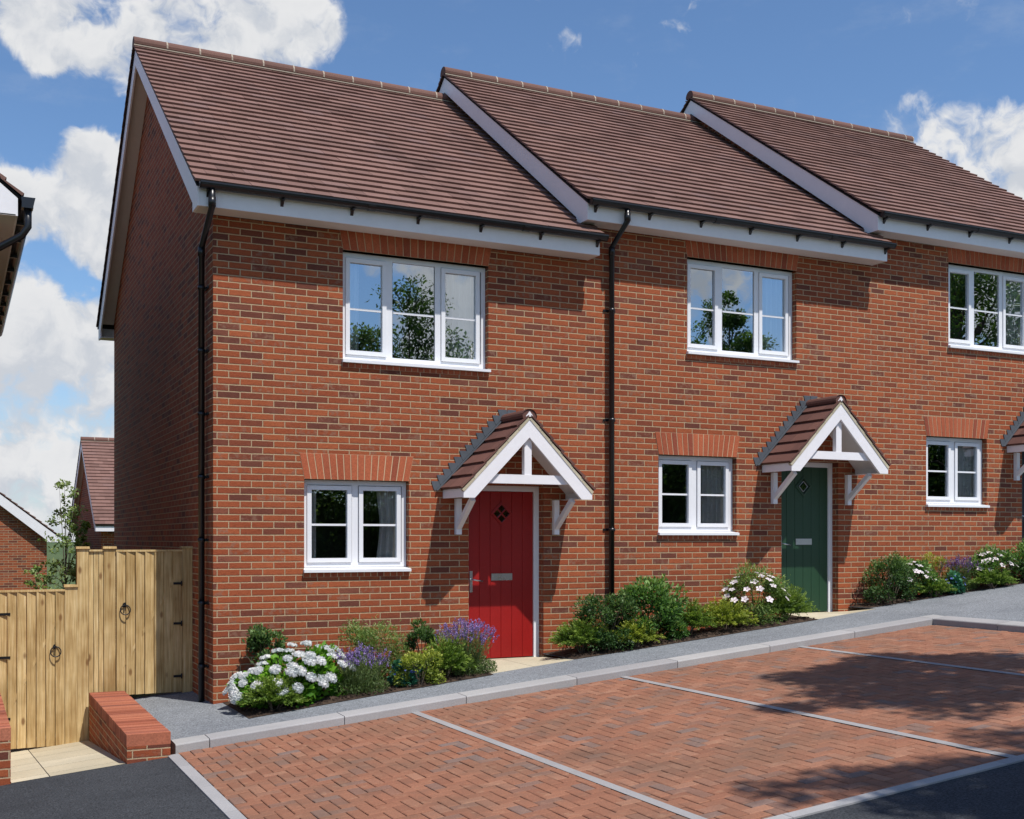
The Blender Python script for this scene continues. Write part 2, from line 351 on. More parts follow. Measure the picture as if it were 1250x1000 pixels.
def ridge_tiles(mb, x0, x1, y, z, r=.108, step=.46, mi=0, mmi=1):
    x = x0
    while x < x1 - .02:
        e = min(x + step, x1); rn = R.random()
        prof = [(y + r * 1.02 * math.cos(t), z - .05 + r * .95 * math.sin(t)) for t in np.linspace(-.25, math.pi + .25, 11)]
        for i in range(10):
            (ya, za), (yb, zb) = prof[i], prof[i + 1]
            mb.face([(x + .006, ya, za), (x + .006, yb, zb), (e - .006, yb, zb), (e - .006, ya, za)], mi, rn, True)
        mb.face([(x + .006, p[0], p[1]) for p in prof], mi, rn); mb.face([(e - .006, p[0], p[1]) for p in prof[::-1]], mi, rn)
        # mortar joint, and the bed of mortar along both feet
        pj = [(y + (r + .006) * math.cos(t), z - .05 + (r + .004) * .95 * math.sin(t)) for t in np.linspace(-.2, math.pi + .2, 9)]
        for i in range(8): mb.face([(e - .011, *pj[i]), (e - .011, *pj[i + 1]), (e + .011, *pj[i + 1]), (e + .011, *pj[i])], mmi, .5)
        x = e
    for sg in (-1, 1):
        mb.box(x0, x1, y + sg * (r + .001) - .010, y + sg * (r + .001) + .010, z - .106, z - .090, mmi)

def gutter_run(parent, x0, x1, y, z, every=.8):
    mb = MB()
    r = .056
    outp = [(y + r * math.cos(t), z + r * math.sin(t) * 1.0) for t in np.linspace(math.pi, 2 * math.pi, 9)]
    inn = [(y + (r - .006) * math.cos(t), z + (r - .006) * math.sin(t)) for t in np.linspace(2 * math.pi, math.pi, 9)]
    prof = [(y - r - .006, z + .012), (y - r - .006, z - .006)] + outp[0:] + [(y + r + .004, z + .012)] + inn
    mb.prism(prof, 'x', x0, x1)
    mb.prism([(y - r - .004, z + .008)] + outp + [(y + r, z + .008)], 'x', x0 - .004, x0 + .012); mb.prism([(y - r - .004, z + .008)] + outp + [(y + r, z + .008)], 'x', x1 - .012, x1 + .004)
    xx = x0 + 1.9
    while xx < x1 - .5:   # union clips
        mb.prism([(y + (r + .006) * math.cos(t), z + (r + .006) * math.sin(t)) for t in np.linspace(math.pi, 2 * math.pi, 9)], 'x', xx - .045, xx + .045); xx += 1.95
    g = mb.build('gutter', MT['black'], parent)
    n = max(2, int(round((x1 - x0 - .2) / every)))
    for i in range(n + 1):
        xb = x0 + .1 + (x1 - x0 - .2) * i / n
        b = MB(); b.prism([(y + r + .02, z + .02), (y + .012, z - r - .004), (y - .03, z - r - .012), (y + .03, z - r - .018), (y + r + .02, z - r - .085)], 'x', xb - .017, xb + .017)
        b.build('gutter_bracket', MT['black'], g)
    return g

def arch(parent, x0, x1, z0, z1, splay, n, uo):
    """flat gauged-brick arch with splayed ends"""
    mb = MB()
    y = -.006
    mb.face([(x0 + .002, -.0025, z0), (x1 - .002, -.0025, z0), (x1 + splay - .002, -.0025, z1), (x0 - splay + .002, -.0025, z1)], 1)
    mb.face([(x0, -.0025, z0), (x0, .09, z0), (x1, .09, z0), (x1, -.0025, z0)], 1)
    for i in range(n):
        t0, t1 = i / n, (i + 1) / n
        gp = .0058
        b0 = x0 + (x1 - x0) * t0 + gp; b1 = x0 + (x1 - x0) * t1 - gp
        a0 = x0 - splay + (x1 - x0 + 2 * splay) * t0 + gp; a1 = x0 - splay + (x1 - x0 + 2 * splay) * t1 - gp
        yy = y + R.uniform(-.0015, .0015); rn = R.random()
        mb.hexa([(b0, yy, z0 + .003), (b1, yy, z0 + .003), (b1, .09, z0 + .003), (b0, .09, z0 + .003), (a0, yy, z1 - .003), (a1, yy, z1 - .003), (a1, .004, z1 - .003), (a0, .004, z1 - .003)], 0, rn)
    return mb.build('lintel', [MT['arch'], MT['mortar']], parent)

FY = .088                                     # window recess
def window(parent, x0, x1, z0, z1, lights, barz, sillh=.055):
    """lights: list of (glass x0, glass x1, opening?)"""
    fr = MB()
    y0, y1 = FY, FY + .065
    zb = z0 + sillh
    fr.box(x0 + .004, x0 + .058, y0, y1, zb, z1 - .004); fr.box(x1 - .058, x1 - .004, y0, y1, zb, z1 - .004)
    fr.box(x0 + .058, x1 - .058, y0, y1, z1 - .058, z1 - .004); fr.box(x0 + .058, x1 - .058, y0, y1, zb, zb + .052)
    for i in range(len(lights) - 1):
        c = (lights[i][1] + lights[i + 1][0]) / 2
        off = 0.0
        if lights[i][2] and not lights[i + 1][2]: off = .018
        if not lights[i][2] and lights[i + 1][2]: off = -.018
        fr.box(c + off - .036, c + off + .036, y0 + .001, y1, zb + .052, z1 - .058)
    f = fr.build('window', MT['upvc'], parent, .004)
    sl = MB(); ang = .012
    sl.hexa([(x0 - .012, -.05, z0), (x1 + .012, -.05, z0), (x1 + .012, y0 + .01, z0), (x0 - .012, y0 + .01, z0),
             (x0 - .012, -.05, z0 + .032), (x1 + .012, -.05, z0 + .032), (x1 + .012, y0 - .002, z0 + sillh - .004), (x0 - .012, y0 - .002, z0 + sillh - .004)])
    sl.build('sill', MT['upvc'], f, .004)
    for gx0, gx1, op in lights:
        gz0, gz1 = zb + (.105 if op else .06), z1 - (.115 if op else .07)
        if op:
            ca = MB(); ys = y0 - .016; w = .05
            ca.box(gx0 - w, gx0, ys, y0 + .03, gz0 - w, gz1 + w); ca.box(gx1, gx1 + w, ys, y0 + .03, gz0 - w, gz1 + w)
            ca.box(gx0, gx1, ys, y0 + .03, gz1, gz1 + w); ca.box(gx0, gx1, ys, y0 + .03, gz0 - w, gz0)
            ca.build('casement', MT['upvc'], f, .005)
        pn = MB(); pn.face([(gx0 - .01, y0 + .018, gz0 - .01), (gx1 + .01, y0 + .018, gz0 - .01), (gx1 + .01, y0 + .018, gz1 + .01), (gx0 - .01, y0 + .018, gz1 + .01)])
        pn.build('pane', MT['glass' if z0 > 2.5 else 'glass_low'], f)
        gb = MB(); gb.box(gx0 - .004, gx1 + .004, y0 + .010, y0 + .017, barz - .012, barz + .012)
        gb.build('glazing_bar', MT['upvc'], f)
    return f

def room(parent, x0, x1, z0, z1, depth=2.6):
    mb = MB(); y0, y1 = .20, depth
    mb.face([(x0, y1, z0), (x1, y1, z0), (x1, y1, z1), (x0, y1, z1)]); mb.face([(x0, y0, z0), (x0, y1, z0), (x0, y1, z1), (x0, y0, z1)])
    mb.face([(x1, y0, z0), (x1, y1, z0), (x1, y1, z1), (x1, y0, z1)]); mb.face([(x0, y0, z0), (x1, y0, z0), (x1, y1, z0), (x0, y1, z0)]); mb.face([(x0, y0, z1), (x1, y0, z1), (x1, y1, z1), (x0, y1, z1)])
    return mb.build('room_interior', MT['room'], parent)

def curtain(x0, x1, z0, z1, y, label, folds, gather=0.0):
    mb = MB(); n = folds * 10; ph = R.random() * 6
    pts = []
    for j in range(9):
        t = j / 8; row = []
        sq = 1 - gather * math.sin(t * math.pi) ** 2
        for i in range(n + 1):
            s = i / n
            row.append((x1 - (x1 - x0) * sq * (1 - s), y + .03 * math.sin(s * folds * 2 * math.pi + ph + .3 * math.sin(3 * t)) + .008 * math.sin(s * 40 + t), z0 + (z1 - z0) * t))
        pts.append(row)
    for j in range(8):
        for i in range(n): mb.face([pts[j][i], pts[j][i + 1], pts[j + 1][i + 1], pts[j + 1][i]], 0, .5, True)
    o = mb.build('curtain', MT['curtain']); 
    o.data.update()
    return setp(o, label, 'curtain', 'curtains behind the windows')

def front_wall(mb, x0, x1, z0, z1, holes, depth=.13):
    xs = sorted({x0, x1, *[h[0] for h in holes], *[h[1] for h in holes]}); zs = sorted({z0, z1, *[h[2] for h in holes], *[h[3] for h in holes]})
    for i in range(len(xs) - 1):
        for j in range(len(zs) - 1):
            cx, cz = (xs[i] + xs[i + 1]) / 2, (zs[j] + zs[j + 1]) / 2
            if any(h[0] < cx < h[1] and h[2] < cz < h[3] for h in holes): continue
            mb.face([(xs[i], 0, zs[j]), (xs[i + 1], 0, zs[j]), (xs[i + 1], 0, zs[j + 1]), (xs[i], 0, zs[j + 1])])
    for a, b, c, d in holes:
        mb.face([(a, 0, c), (a, 0, d), (a, depth, d), (a, depth, c)]); mb.face([(b, 0, c), (b, depth, c), (b, depth, d), (b, 0, d)])
        mb.face([(a, 0, d), (b, 0, d), (b, depth, d), (a, depth, d)]); mb.face([(a, 0, c), (a, depth, c), (b, depth, c), (b, 0, c)])

UW = (1.467, 3.305, 3.836, 5.128)            # upper window opening
LW = (1.014, 2.274, 1.432, 2.489)            # lower window opening
DR = (3.041, 4.060, .20, 2.472)              # door opening

def canopy(parent, k):
    cx, zf, d = 3.553, 2.40, -.62
    hw = .848; ang = math.atan2(.87, .85); ca, sa = math.cos(ang), math.sin(ang); sl = hw / ca
    apz = zf + hw * math.tan(ang)
    root = MB()
    for sg in (-1, 1):
        O = (cx + sg * (hw + .015), d - .016, zf - .01) if sg < 0 else (cx + sg * (hw + .015), -.004, zf - .01)
        tile_slope(root, O, (0, 1, 0) if sg < 0 else (0, -1, 0), (-sg * ca, 0, sa), (sg * sa, 0, ca), -d + .012, sl + .005, .205, .335, .032, .002, 40 + k)
    c = root.build('canopy', MT['canopy_tile'], parent)
    # decking under the tiles (white soffit boards)
    s = MB()
    for sg in (-1, 1):
        a = Vector((cx + sg * hw, 0, zf - .012)); b = Vector((cx, 0, apz - .012)); n = Vector((sg * sa, 0, ca)) * .03
        for (p, q) in ((a, b),):
            P = [p - n, p - n + Vector((0, d + .04, 0)), q - n + Vector((0, d + .04, 0)), q - n, p, p + Vector((0, d + .04, 0)), q + Vector((0, d + .04, 0)), q]
            s.hexa(P)
    s.build('soffit', MT['white'], c)
    b = MB(); bw = .150
    for sg in (-1, 1):
        f0 = (cx + sg * hw, zf - .045); ap = (cx, apz - .045); inn = (cx, apz - .045 - bw / ca)
        zb = zf - .113
        xi = cx + sg * (hw - (bw / ca - (zf - .045 - zb)) / math.tan(ang)) if bw / ca > (zf - .045 - zb) else cx + sg * hw
        poly = [f0, ap, inn, (xi, zb), (cx + sg * hw, zb)]
        if sg > 0: poly = poly[::-1]
        b.prism(poly, 'y', d, d + .035)
    b.build('bargeboard', MT['white'], c, .003)
    for sg in (-1, 1):
        e = MB(); x = cx + sg * hw; e.box(min(x, x - sg * .03), max(x, x - sg * .03), d + .036, -.003, zf - .105, zf - .004); 
        e.face([(x - sg * .03, d + .036, zf - .105), (x - sg * .03, -.003, zf - .105), (x - sg * .115, -.003, zf - .10), (x - sg * .115, d + .036, zf - .10)])
        e.build('eaves_board', MT['white'], c, .002)
    # verge bedding: slip of undercloak seen between bargeboard and tiles
    u = MB(); 
    for sg in (-1, 1):
        n = Vector((sg * sa, 0, ca)); sdir = Vector((-sg * ca, 0, sa))
        p = Vector((cx + sg * (hw - .005), d - .006, zf - .045))
        for i in range(6):
            a = p + sdir * (sl * i / 6); e = p + sdir * (sl * (i + 1) / 6 - .004)
            u.hexa([a, a + Vector((0, .05, 0)), e + Vector((0, .05, 0)), e, a + n * .036, a + n * .036 + Vector((0, .05, 0)), e + n * .030 + Vector((0, .05, 0)), e + n * .030], 0, R.random())
    u.build('verge_mortar', MT['slab'], c)
    t = MB(); zt0, zt1 = 2.462, 2.568; hwt = hw - (zt0 - zf + bw / ca) / math.tan(ang) - .0 + .03
    t.box(cx - hwt - .1, cx + hwt + .1, d + .037, d + .115, zt0, zt1); t.build('tie_beam', MT['white'], c, .003)
    kp = MB(); kp.box(cx - .047, cx + .047, d + .042, d + .11, zt1, apz - .08); kp.build('king_post', MT['white'], c, .003)
    for sg in (-1, 1):
        g = MB(); xb = cx + sg * .663
        g.box(xb - .035, xb + .035, -.062, -.003, 1.865, zf - .105)
        g.bar((xb, -.05, 1.955), (xb, -.46, zf - .12), .060, .060, (0, 0, 1))
        g.build('bracket', MT['white'], c, .003)
    rr = MB(); y = d - .005
    prof = [(cx + .095 * math.cos(a), apz - .01 + .085 * math.sin(a)) for a in np.linspace(-.3, math.pi + .3, 11)]
    for i in range(10):
        (xa, za), (xb, zb) = prof[i], prof[i + 1]
        rr.face([(xa, y, za), (xa, -.004, za), (xb, -.004, zb), (xb, y, zb)], 0, .3, True)
    rr.face([(p[0], y + .012, p[1]) for p in prof[::-1]], 0)
    q = apz - .01; rr.prism([(cx - .05, q - .005), (cx + .05, q - .005), (cx, q + .058)], 'y', y + .002, y + .011, 1)
    rr.build('ridge', [MT['canopy_tile'], MT['white']], c)
    lf = MB(); y = -.008
    nt = 13
    for sg in (-1, 1):
        for i in range(nt):
            t0 = i / nt; t1 = (i + 1) / nt
            xa = cx + sg * (hw + .10) * (1 - t0) ; za = zf - .015 + (apz - zf + .10) * t0
            xb = cx + sg * (hw + .10) * (1 - t1); zb = zf - .015 + (apz - zf + .10) * t1
            # band plus saw tooth; each step lapped a little
            poly = [(xa, za - .0), (xb, zb), (xb + sg * .006, zb + .040), (xa + sg * .052, zb + .040), (xa + sg * .018, za + .018)]
            if sg > 0: poly = poly[::-1]
            lf.prism(poly, 'y', y - .003 * (i % 2), -.002)
        a = (cx + sg * (hw + .10), zf - .02); b2 = (cx, apz + .075)
        w = (-sg * .05, -.055)
        lf.bar((a[0] - sg * .015, -.02, a[1] + .008), (b2[0], -.02, b2[1] - .005), .045, .012, (-sg * -sa, 0, ca))
    lf.build('lead_flashing', MT['lead'], c)
    return c

def door(parent, paint, k):
    x0, x1, z0, z1 = DR; y = .12; zt = .346
    df = MB(); df.box(x0 + .003, 3.094, y, y + .08, zt - .03, z1 - .004); df.box(3.985, x1 - .003, y, y + .08, zt - .03, z1 - .004); df.box(3.094, 3.985, y, y + .08, 2.402, z1 - .004)
    df.build('door_frame', MT['upvc'], parent, .004)
    th = MB(); th.box(x0 + .003, x1 - .003, y - .05, y + .1, zt - .16, zt - .012); th.build('threshold', MT['slab'], parent)
    dm = MB(); lx0, lx1 = 3.097, 3.982; nb = 6; bw = (lx1 - lx0) / nb; dc = (3.545, 2.125); dh = .125
    cz = dc[1]
    # boards with V-grooves, with a diamond hole
    def in_cols(xa, xb):
        segs = []
        # split in x at diamond corners
        xs = sorted({xa, xb, *[q for q in (dc[0] - dh, dc[0], dc[0] + dh) if xa < q < xb]})
        for p, q in zip(xs[:-1], xs[1:]):
            hp = max(0, dh - abs(p - dc[0])); hq = max(0, dh - abs(q - dc[0]))
            if hp <= 1e-6 and hq <= 1e-6: segs.append([(p, y + .02, zt), (q, y + .02, zt), (q, y + .02, 2.398), (p, y + .02, 2.398)])
            else:
                segs.append([(p, y + .02, zt), (q, y + .02, zt), (q, y + .02, cz - hq), (p, y + .02, cz - hp)])
                segs.append([(p, y + .02, cz + hp), (q, y + .02, cz + hq), (q, y + .02, 2.398), (p, y + .02, 2.398)])
        return segs
    g = .0045
    for i in range(nb):
        a, b = lx0 + i * bw, lx0 + (i + 1) * bw
        for sgm in in_cols(a + (g if i else 0), b - (g if i < nb - 1 else 0)): dm.face(sgm, 0, .5)
        if i < nb - 1 and abs(b - dc[0]) > dh:
            dm.face([(b - g, y + .02, zt), (b, y + .026, zt), (b, y + .026, 2.398), (b - g, y + .02, 2.398)]); dm.face([(b, y + .026, zt), (b + g, y + .02, zt), (b + g, y + .02, 2.398), (b, y + .026, 2.398)])
        elif i < nb - 1:
            hh = dh - abs(b - dc[0])
            for za, zb in ((zt, cz - hh - g), (cz + hh + g, 2.398)):
                dm.face([(b - g, y + .02, za), (b, y + .026, za), (b, y + .026, zb), (b - g, y + .02, zb)]); dm.face([(b, y + .026, za), (b + g, y + .02, za), (b + g, y + .02, zb), (b, y + .026, zb)])
    dm.face([(lx0, y + .06, zt), (lx1, y + .06, zt), (lx1, y + .06, 2.398), (lx0, y + .06, 2.398)])
    dm.face([(lx0, y + .02, zt), (lx0, y + .06, zt), (lx1, y + .06, zt), (lx1, y + .02, zt)])
    d = dm.build('door', paint, parent)
    fm = MB()
    def dia(r): return [(dc[0] - r, cz), (dc[0], cz - r), (dc[0] + r, cz), (dc[0], cz + r)]
    A, B = dia(dh + .022), dia(dh - .012)
    for i in range(4):
        j = (i + 1) % 4
        fm.hexa([(A[i][0], y + .021, A[i][1]), (A[j][0], y + .021, A[j][1]), (B[j][0], y + .021, B[j][1]), (B[i][0], y + .021, B[i][1]), (A[i][0], y + .008, A[i][1]), (A[j][0], y + .008, A[j][1]), (B[j][0], y + .004, B[j][1]), (B[i][0], y + .004, B[i][1])])
    if k == 0:
        r = dh / 2
        fm.bar((dc[0] - r, y + .014, cz - r), (dc[0] + r, y + .014, cz + r), .012, .022, (0, -1, 0)); fm.bar((dc[0] - r, y + .0145, cz + r), (dc[0] + r, y + .0145, cz - r), .012, .022, (0, -1, 0))
    else:
        for q in (.075,):
            P = dia(q)
            for i in range(4):
                a, b = P[i], P[(i + 1) % 4]; fm.bar((a[0], y + .017, a[1]), (b[0], y + .017, b[1]), .004, .006, (0, -1, 0), 1)
    fm.build('diamond_frame', [paint, MT['chrome']], d)
    pg = MB(); P = dia(dh - .006); pg.face([(p[0], y + .022, p[1]) for p in P]); pg.build('diamond_pane', MT['doorglass'], d)
    lp = MB(); lp.box(3.405, 3.690, y + .010, y + .021, 1.300, 1.385); lp.box(3.425, 3.670, y + .005, y + .011, 1.315, 1.362); lp.build('letter_plate', MT['chrome'], d, .003)
    hd = MB(); hd.box(3.113, 3.150, y + .008, y + .022, 1.16, 1.42); hd.tube([(3.132, y + .01, 1.315), (3.132, y - .045, 1.315), (3.15, y - .052, 1.312), (3.262, y - .048, 1.295)], .0095, 8); hd.tube([(3.132, y + .012, 1.225), (3.132, y + .0, 1.225)], .012, 10)
    hd.build('handle', MT['chrome'], d)
    return d

def house(k, label):
    uo = (W * k + .082, DZ * k + .02)
    h = thing('terraced_house', label, 'house', (W * k, 0, DZ * k), 'stepped brick houses of the terrace')
    last = k == 2
    # ---- walls
    mb = MB(uo); ztop = FB
    front_wall(mb, 0, W, -1.0, ztop, [UW, LW, DR])
    if k: mb.face([(-.10, 0, FB - DZ), (0, 0, FB - DZ), (0, 0, ztop), (-.10, 0, ztop)])
    mb.face([(0, HD, -1), (W, HD, -1), (W, HD, ztop), (0, HD, ztop)])
    gx = 0 if k == 0 else -.10
    gb = -1.0 if k == 0 else 4.2
    sl = (RZ - EZ) / (RY - EY)
    def rz(y): return RZ - .06 - abs(y - RY) * sl
    mb.face([(gx, 0, gb), (gx, HD, gb), (gx, HD, rz(HD)), (gx, RY, rz(RY)), (gx, 0, rz(0))])
    if last: mb.face([(W, 0, -1), (W, HD, -1), (W, HD, rz(HD)), (W, RY, rz(RY)), (W, 0, rz(0))])
    mb.build('wall', MT['brick'], h)
    arch(h, UW[0], UW[1], UW[3], FB + .03, .046, 20, uo); arch(h, LW[0], LW[1], LW[3], 2.783, .058, 16, uo)
    for w in (UW, LW):                         # header course under each sill
        s = MB(); n = int((w[1] - w[0] + .02) / .0765); x = w[0] - .01
        for i in range(n):
            s.box(x + .004, x + .0715, -.0045 - R.random() * .0015, .02, w[2] - .052, w[2] - .004, 0, R.random()); x += (w[1] - w[0] + .02) / n
        s.box(w[0] - .01, w[1] + .01, -.002, .02, w[2] - .055, w[2] - .003, 1)
        s.build('sill_course', [MT['arch'], MT['mortar']], h)
    # ---- windows, rooms, door, canopy
    window(h, *UW, [(1.575, 1.972, True), (2.118, 2.622, False), (2.768, 3.172, True)], 4.478)
    window(h, *LW, [(1.120, 1.545, True), (1.735, 2.150, True)], 1.975)
    room(h, .3, W - .35, 2.85, 5.3); room(h, .3, 2.7, .35, 2.7)
    door(h, MT[('red', 'green', 'navy')[k]], k); canopy(h, k)
    # ---- eaves
    xe0, xe1 = OV, (W - .05 if not last else W - OV)
    f = MB(); f.box(xe0 + .026, xe1, -.30, -.278, FB, FT); f.build('fascia', MT['white'], h, .002)
    s = MB(); s.box(xe0 + .026, xe1, -.278, -.001, FB + .004, FB + .016); s.box(xe1 - .02, xe1 - .002, -.2785, -.001, FB + .001, FT - .06); s.build('soffit', MT['soffit'], h)
    gutter_run(h, xe0 + .01, xe1 + .06, -.365, 5.566)
    # ---- roof
    rf = MB(); S = Vector((0, RY - EY, RZ - EZ)); L = S.length; S.normalize(); Nn = Vector((0, -S.z, S.y))
    x0, x1 = OV - .035, xe1 + .03
    tile_slope(rf, (x0, EY, EZ), (1, 0, 0), S, Nn, x1 - x0, L, .205, .30, .031, .0016, 3 + k)
    S2 = Vector((0, -S.y, S.z)); N2 = Vector((0, S.z, S.y))
    tile_slope(rf, (x1, 2 * RY - EY, EZ), (-1, 0, 0), S2, N2, x1 - x0, L, .205, .30, .031, .0016, 9 + k)
    for sgn in (1, -1):                        # battens and felt under the tiles
        a = Vector((0, RY - sgn * (RY - EY - .02), EZ - .004)); b = Vector((0, RY, RZ - .004))
        P = lambda p, x, dz: (x, p.y, p.z + dz)
        rf.hexa([P(a, x0 + .02, -.03), P(a, x1 - .01, -.03), P(b, x1 - .01, -.03), P(b, x0 + .02, -.03), P(a, x0 + .02, 0), P(a, x1 - .01, 0), P(b, x1 - .01, 0), P(b, x0 + .02, 0)], 1)
    r = rf.build('roof', [MT['tile'], MT['felt']], h)
    rd = MB(); ridge_tiles(rd, x0, x1, RY, RZ + .075); rd.build('ridge', [MT['ridge'], MT['bedding']], r)
    # ---- verges
    def verge(xa, xb, back=True):
        v = MB(); bw = .245
        t = .036
        for sgn in ((1, -1) if back else (1,)):
            yy = lambda y: RY - sgn * (RY - y)
            poly = [(-.302, FB - .002), (-.302, EZ - .022), (RY, RZ - .010), (RY, RZ - .030 - bw), (-.02, FB + .095), (-.02, FB - .002)]
            poly = [(yy(p[0]), p[1]) for p in poly]
            if sgn < 0: poly = poly[::-1]
            v.prism(poly, 'x', xa, xb)
        return v.build('bargeboard', MT['white'], h, .002)
    verge(OV, OV + .024)
    if last: verge(W - OV - .024 + .03, W - OV + .03)
    vs = MB()
    for (xa, xb) in ([(OV + .024, gx)] + ([(W, W - OV)] if last else [])):
        for sgn in (1, -1):
            yy = lambda y: RY - sgn * (RY - y)
            off = .215
            a = (yy(-.02), rz(0) + .06 - off + (0.02) * -sl); b = (RY, RZ - off)
            vs.hexa([(xa, a[0], a[1]), (xb, a[0], a[1]), (xb, b[0], b[1]), (xa, b[0], b[1]), (xa, a[0], a[1] + .012), (xb, a[0], a[1] + .012), (xb, b[0], b[1] + .012), (xa, b[0], b[1] + .012)])
        vs.box(xa, xb, HD + .0, HD + .27, FB, FB + .012); vs.box(xa, xb, HD + .258, HD + .27, FB + .012, FB + .18); vs.box(xa, xb, -.27, -.001, FB - .001, FB + .012)
    vs.build('verge_soffit', MT['soffit'], h)
    fr = MB(); fr.box(xe0 + .026, xe1, HD + .278, HD + .30, FB, FT); fr.build('fascia', MT['white'], h)
    return h

H1 = house(0, 'left end brick house with the red door and bare side wall')
H2 = house(1, 'middle brick house with the dark green door and tall round shrubs below its window')
H3 = house(2, 'right hand brick house at the top of the slope, cut by the frame edge')

def downpipe(parent, path, clips, dirn):
    mb = MB(); mb.tube(path, .0345, 12)
    for i in (1, 2):
        p = Vector(path[i]); q = Vector(path[i + 1]) if i == 2 else Vector(path[i - 1]); dd = (q - p).normalized()
        mb.tube([p - dd * .0, p + dd * .10], .0405, 12)
    o = mb.build('downpipe', MT['black'], parent)
    x, y = path[-1][0], path[-1][1]
    for z in clips:
        c = MB(); c.tube([(x, y, z - .02), (x, y, z + .02)], .043, 12)
        if dirn == 'side':
            c.box(x - .012, x + .058, y - .012, y + .012, z - .012, z + .012); c.box(x + .046, x + .0595, y - .095, y + .095, z - .014, z + .014)
        else:
            c.box(x - .012, x + .012, y, -.004, z - .012, z + .012); c.box(x - .09, x + .09, -.014, -.003, z - .014, z + .014)
        c.build('pipe_clip', MT['black'], o)
    return o
downpipe(H1, [(-.085, -.365, 5.53), (-.085, -.365, 5.33), (-.068, .30, 5.05), (-.068, .30, -.05)], [4.6, 3.9, 3.2, 2.5, 1.8, 1.1, .4], 'side')
downpipe(H2, [(.315, -.365, 5.53), (.315, -.365, 5.37), (.262, -.072, 5.10), (.262, -.072, -.3)], [4.3, 2.9, 1.5, .4], 'front')

# curtains (each hangs by itself behind its glass)
def cur(k, x0, x1, z0, z1, label, folds, g=0.0): return curtain(W * k + x0, W * k + x1, DZ * k + z0, DZ * k + z1, .205, label, folds, g)
cur(0, 2.86, 3.26, 3.92, 5.10, 'pale curtain at the right of the upper window over the red door house', 5)
cur(0, 1.50, 1.72, 3.92, 5.10, 'pale curtain at the left edge of the upper window left of the red door', 3)
cur(0, 1.04, 1.22, 1.50, 2.46, 'narrow pale curtain at the left edge of the ground floor window by white flowers', 2, .3)
cur(0, 1.94, 2.27, 1.50, 2.46, 'grey curtain at the right of the ground floor window beside the red door', 4, .12)
cur(1, 2.86, 3.26, 3.92, 5.10, 'curtain at the right of the upper window above the green door house', 5)
cur(1, 1.80, 2.25, 1.50, 2.46, 'grey curtain at the right of the ground floor window beside the green door', 6)
cur(2, 2.80, 3.26, 3.92, 5.10, 'dim curtain in the upper window cut by the right frame edge', 6)
cur(2, 1.74, 2.25, 1.50, 2.46, 'dim curtain filling the right light of the farthest ground floor window', 7)

# ------------------------------------------------------------------ ground, road, paving
def sheet(name, quads, mat, kind='structure', sub=1, rnd=None):
    """quads: lists of 3-D points"""
    mb = MB()
    for q in quads: mb.face(q, 0, R.random() if rnd is None else rnd)
    return setp(mb.build(name, mat), kind=kind)
def flat(pts, c): return [(x, y, lev(x, c)) for x, y in pts]
# terrain, a single sheet out to the horizon
def terr(x, y):
    xx = max(-14, min(x, 34)); z = SL * xx - .10
    if y > 9: z -= 3.6 * min(1, (y - 9) / 9) ** 1.0
    if x < -5 and y < 0: pass
    if y < -11: z = z + .0
    return z
tb = MB()
gx = [-900, -400, -150, -60, -30, -14, -8, -5, -2.05, -1.17, -.78, 0, 5, 10, 15, 20, 27, 34, 60, 150, 400, 900]
gy = [-900, -400, -150, -60, -30, -22, -16, -11, -8, -4, -2.05, 1.3, 3, 5, 9, 12, 15, 18, 24, 40, 80, 200, 500, 900]
def tz(x, y):
    z = terr(x, y)
    if -2.2 < x < -.7 and -2.1 < y < 3.5: z -= .75
    return z
for i in range(len(gx) - 1):
    for j in range(len(gy) - 1):
        tb.face([(gx[i], gy[j], tz(gx[i], gy[j])), (gx[i + 1], gy[j], tz(gx[i + 1], gy[j])), (gx[i + 1], gy[j + 1], tz(gx[i + 1], gy[j + 1])), (gx[i], gy[j + 1], tz(gx[i], gy[j + 1]))], 0, R.random())
setp(tb.build('ground', MT['grass']), kind='structure')

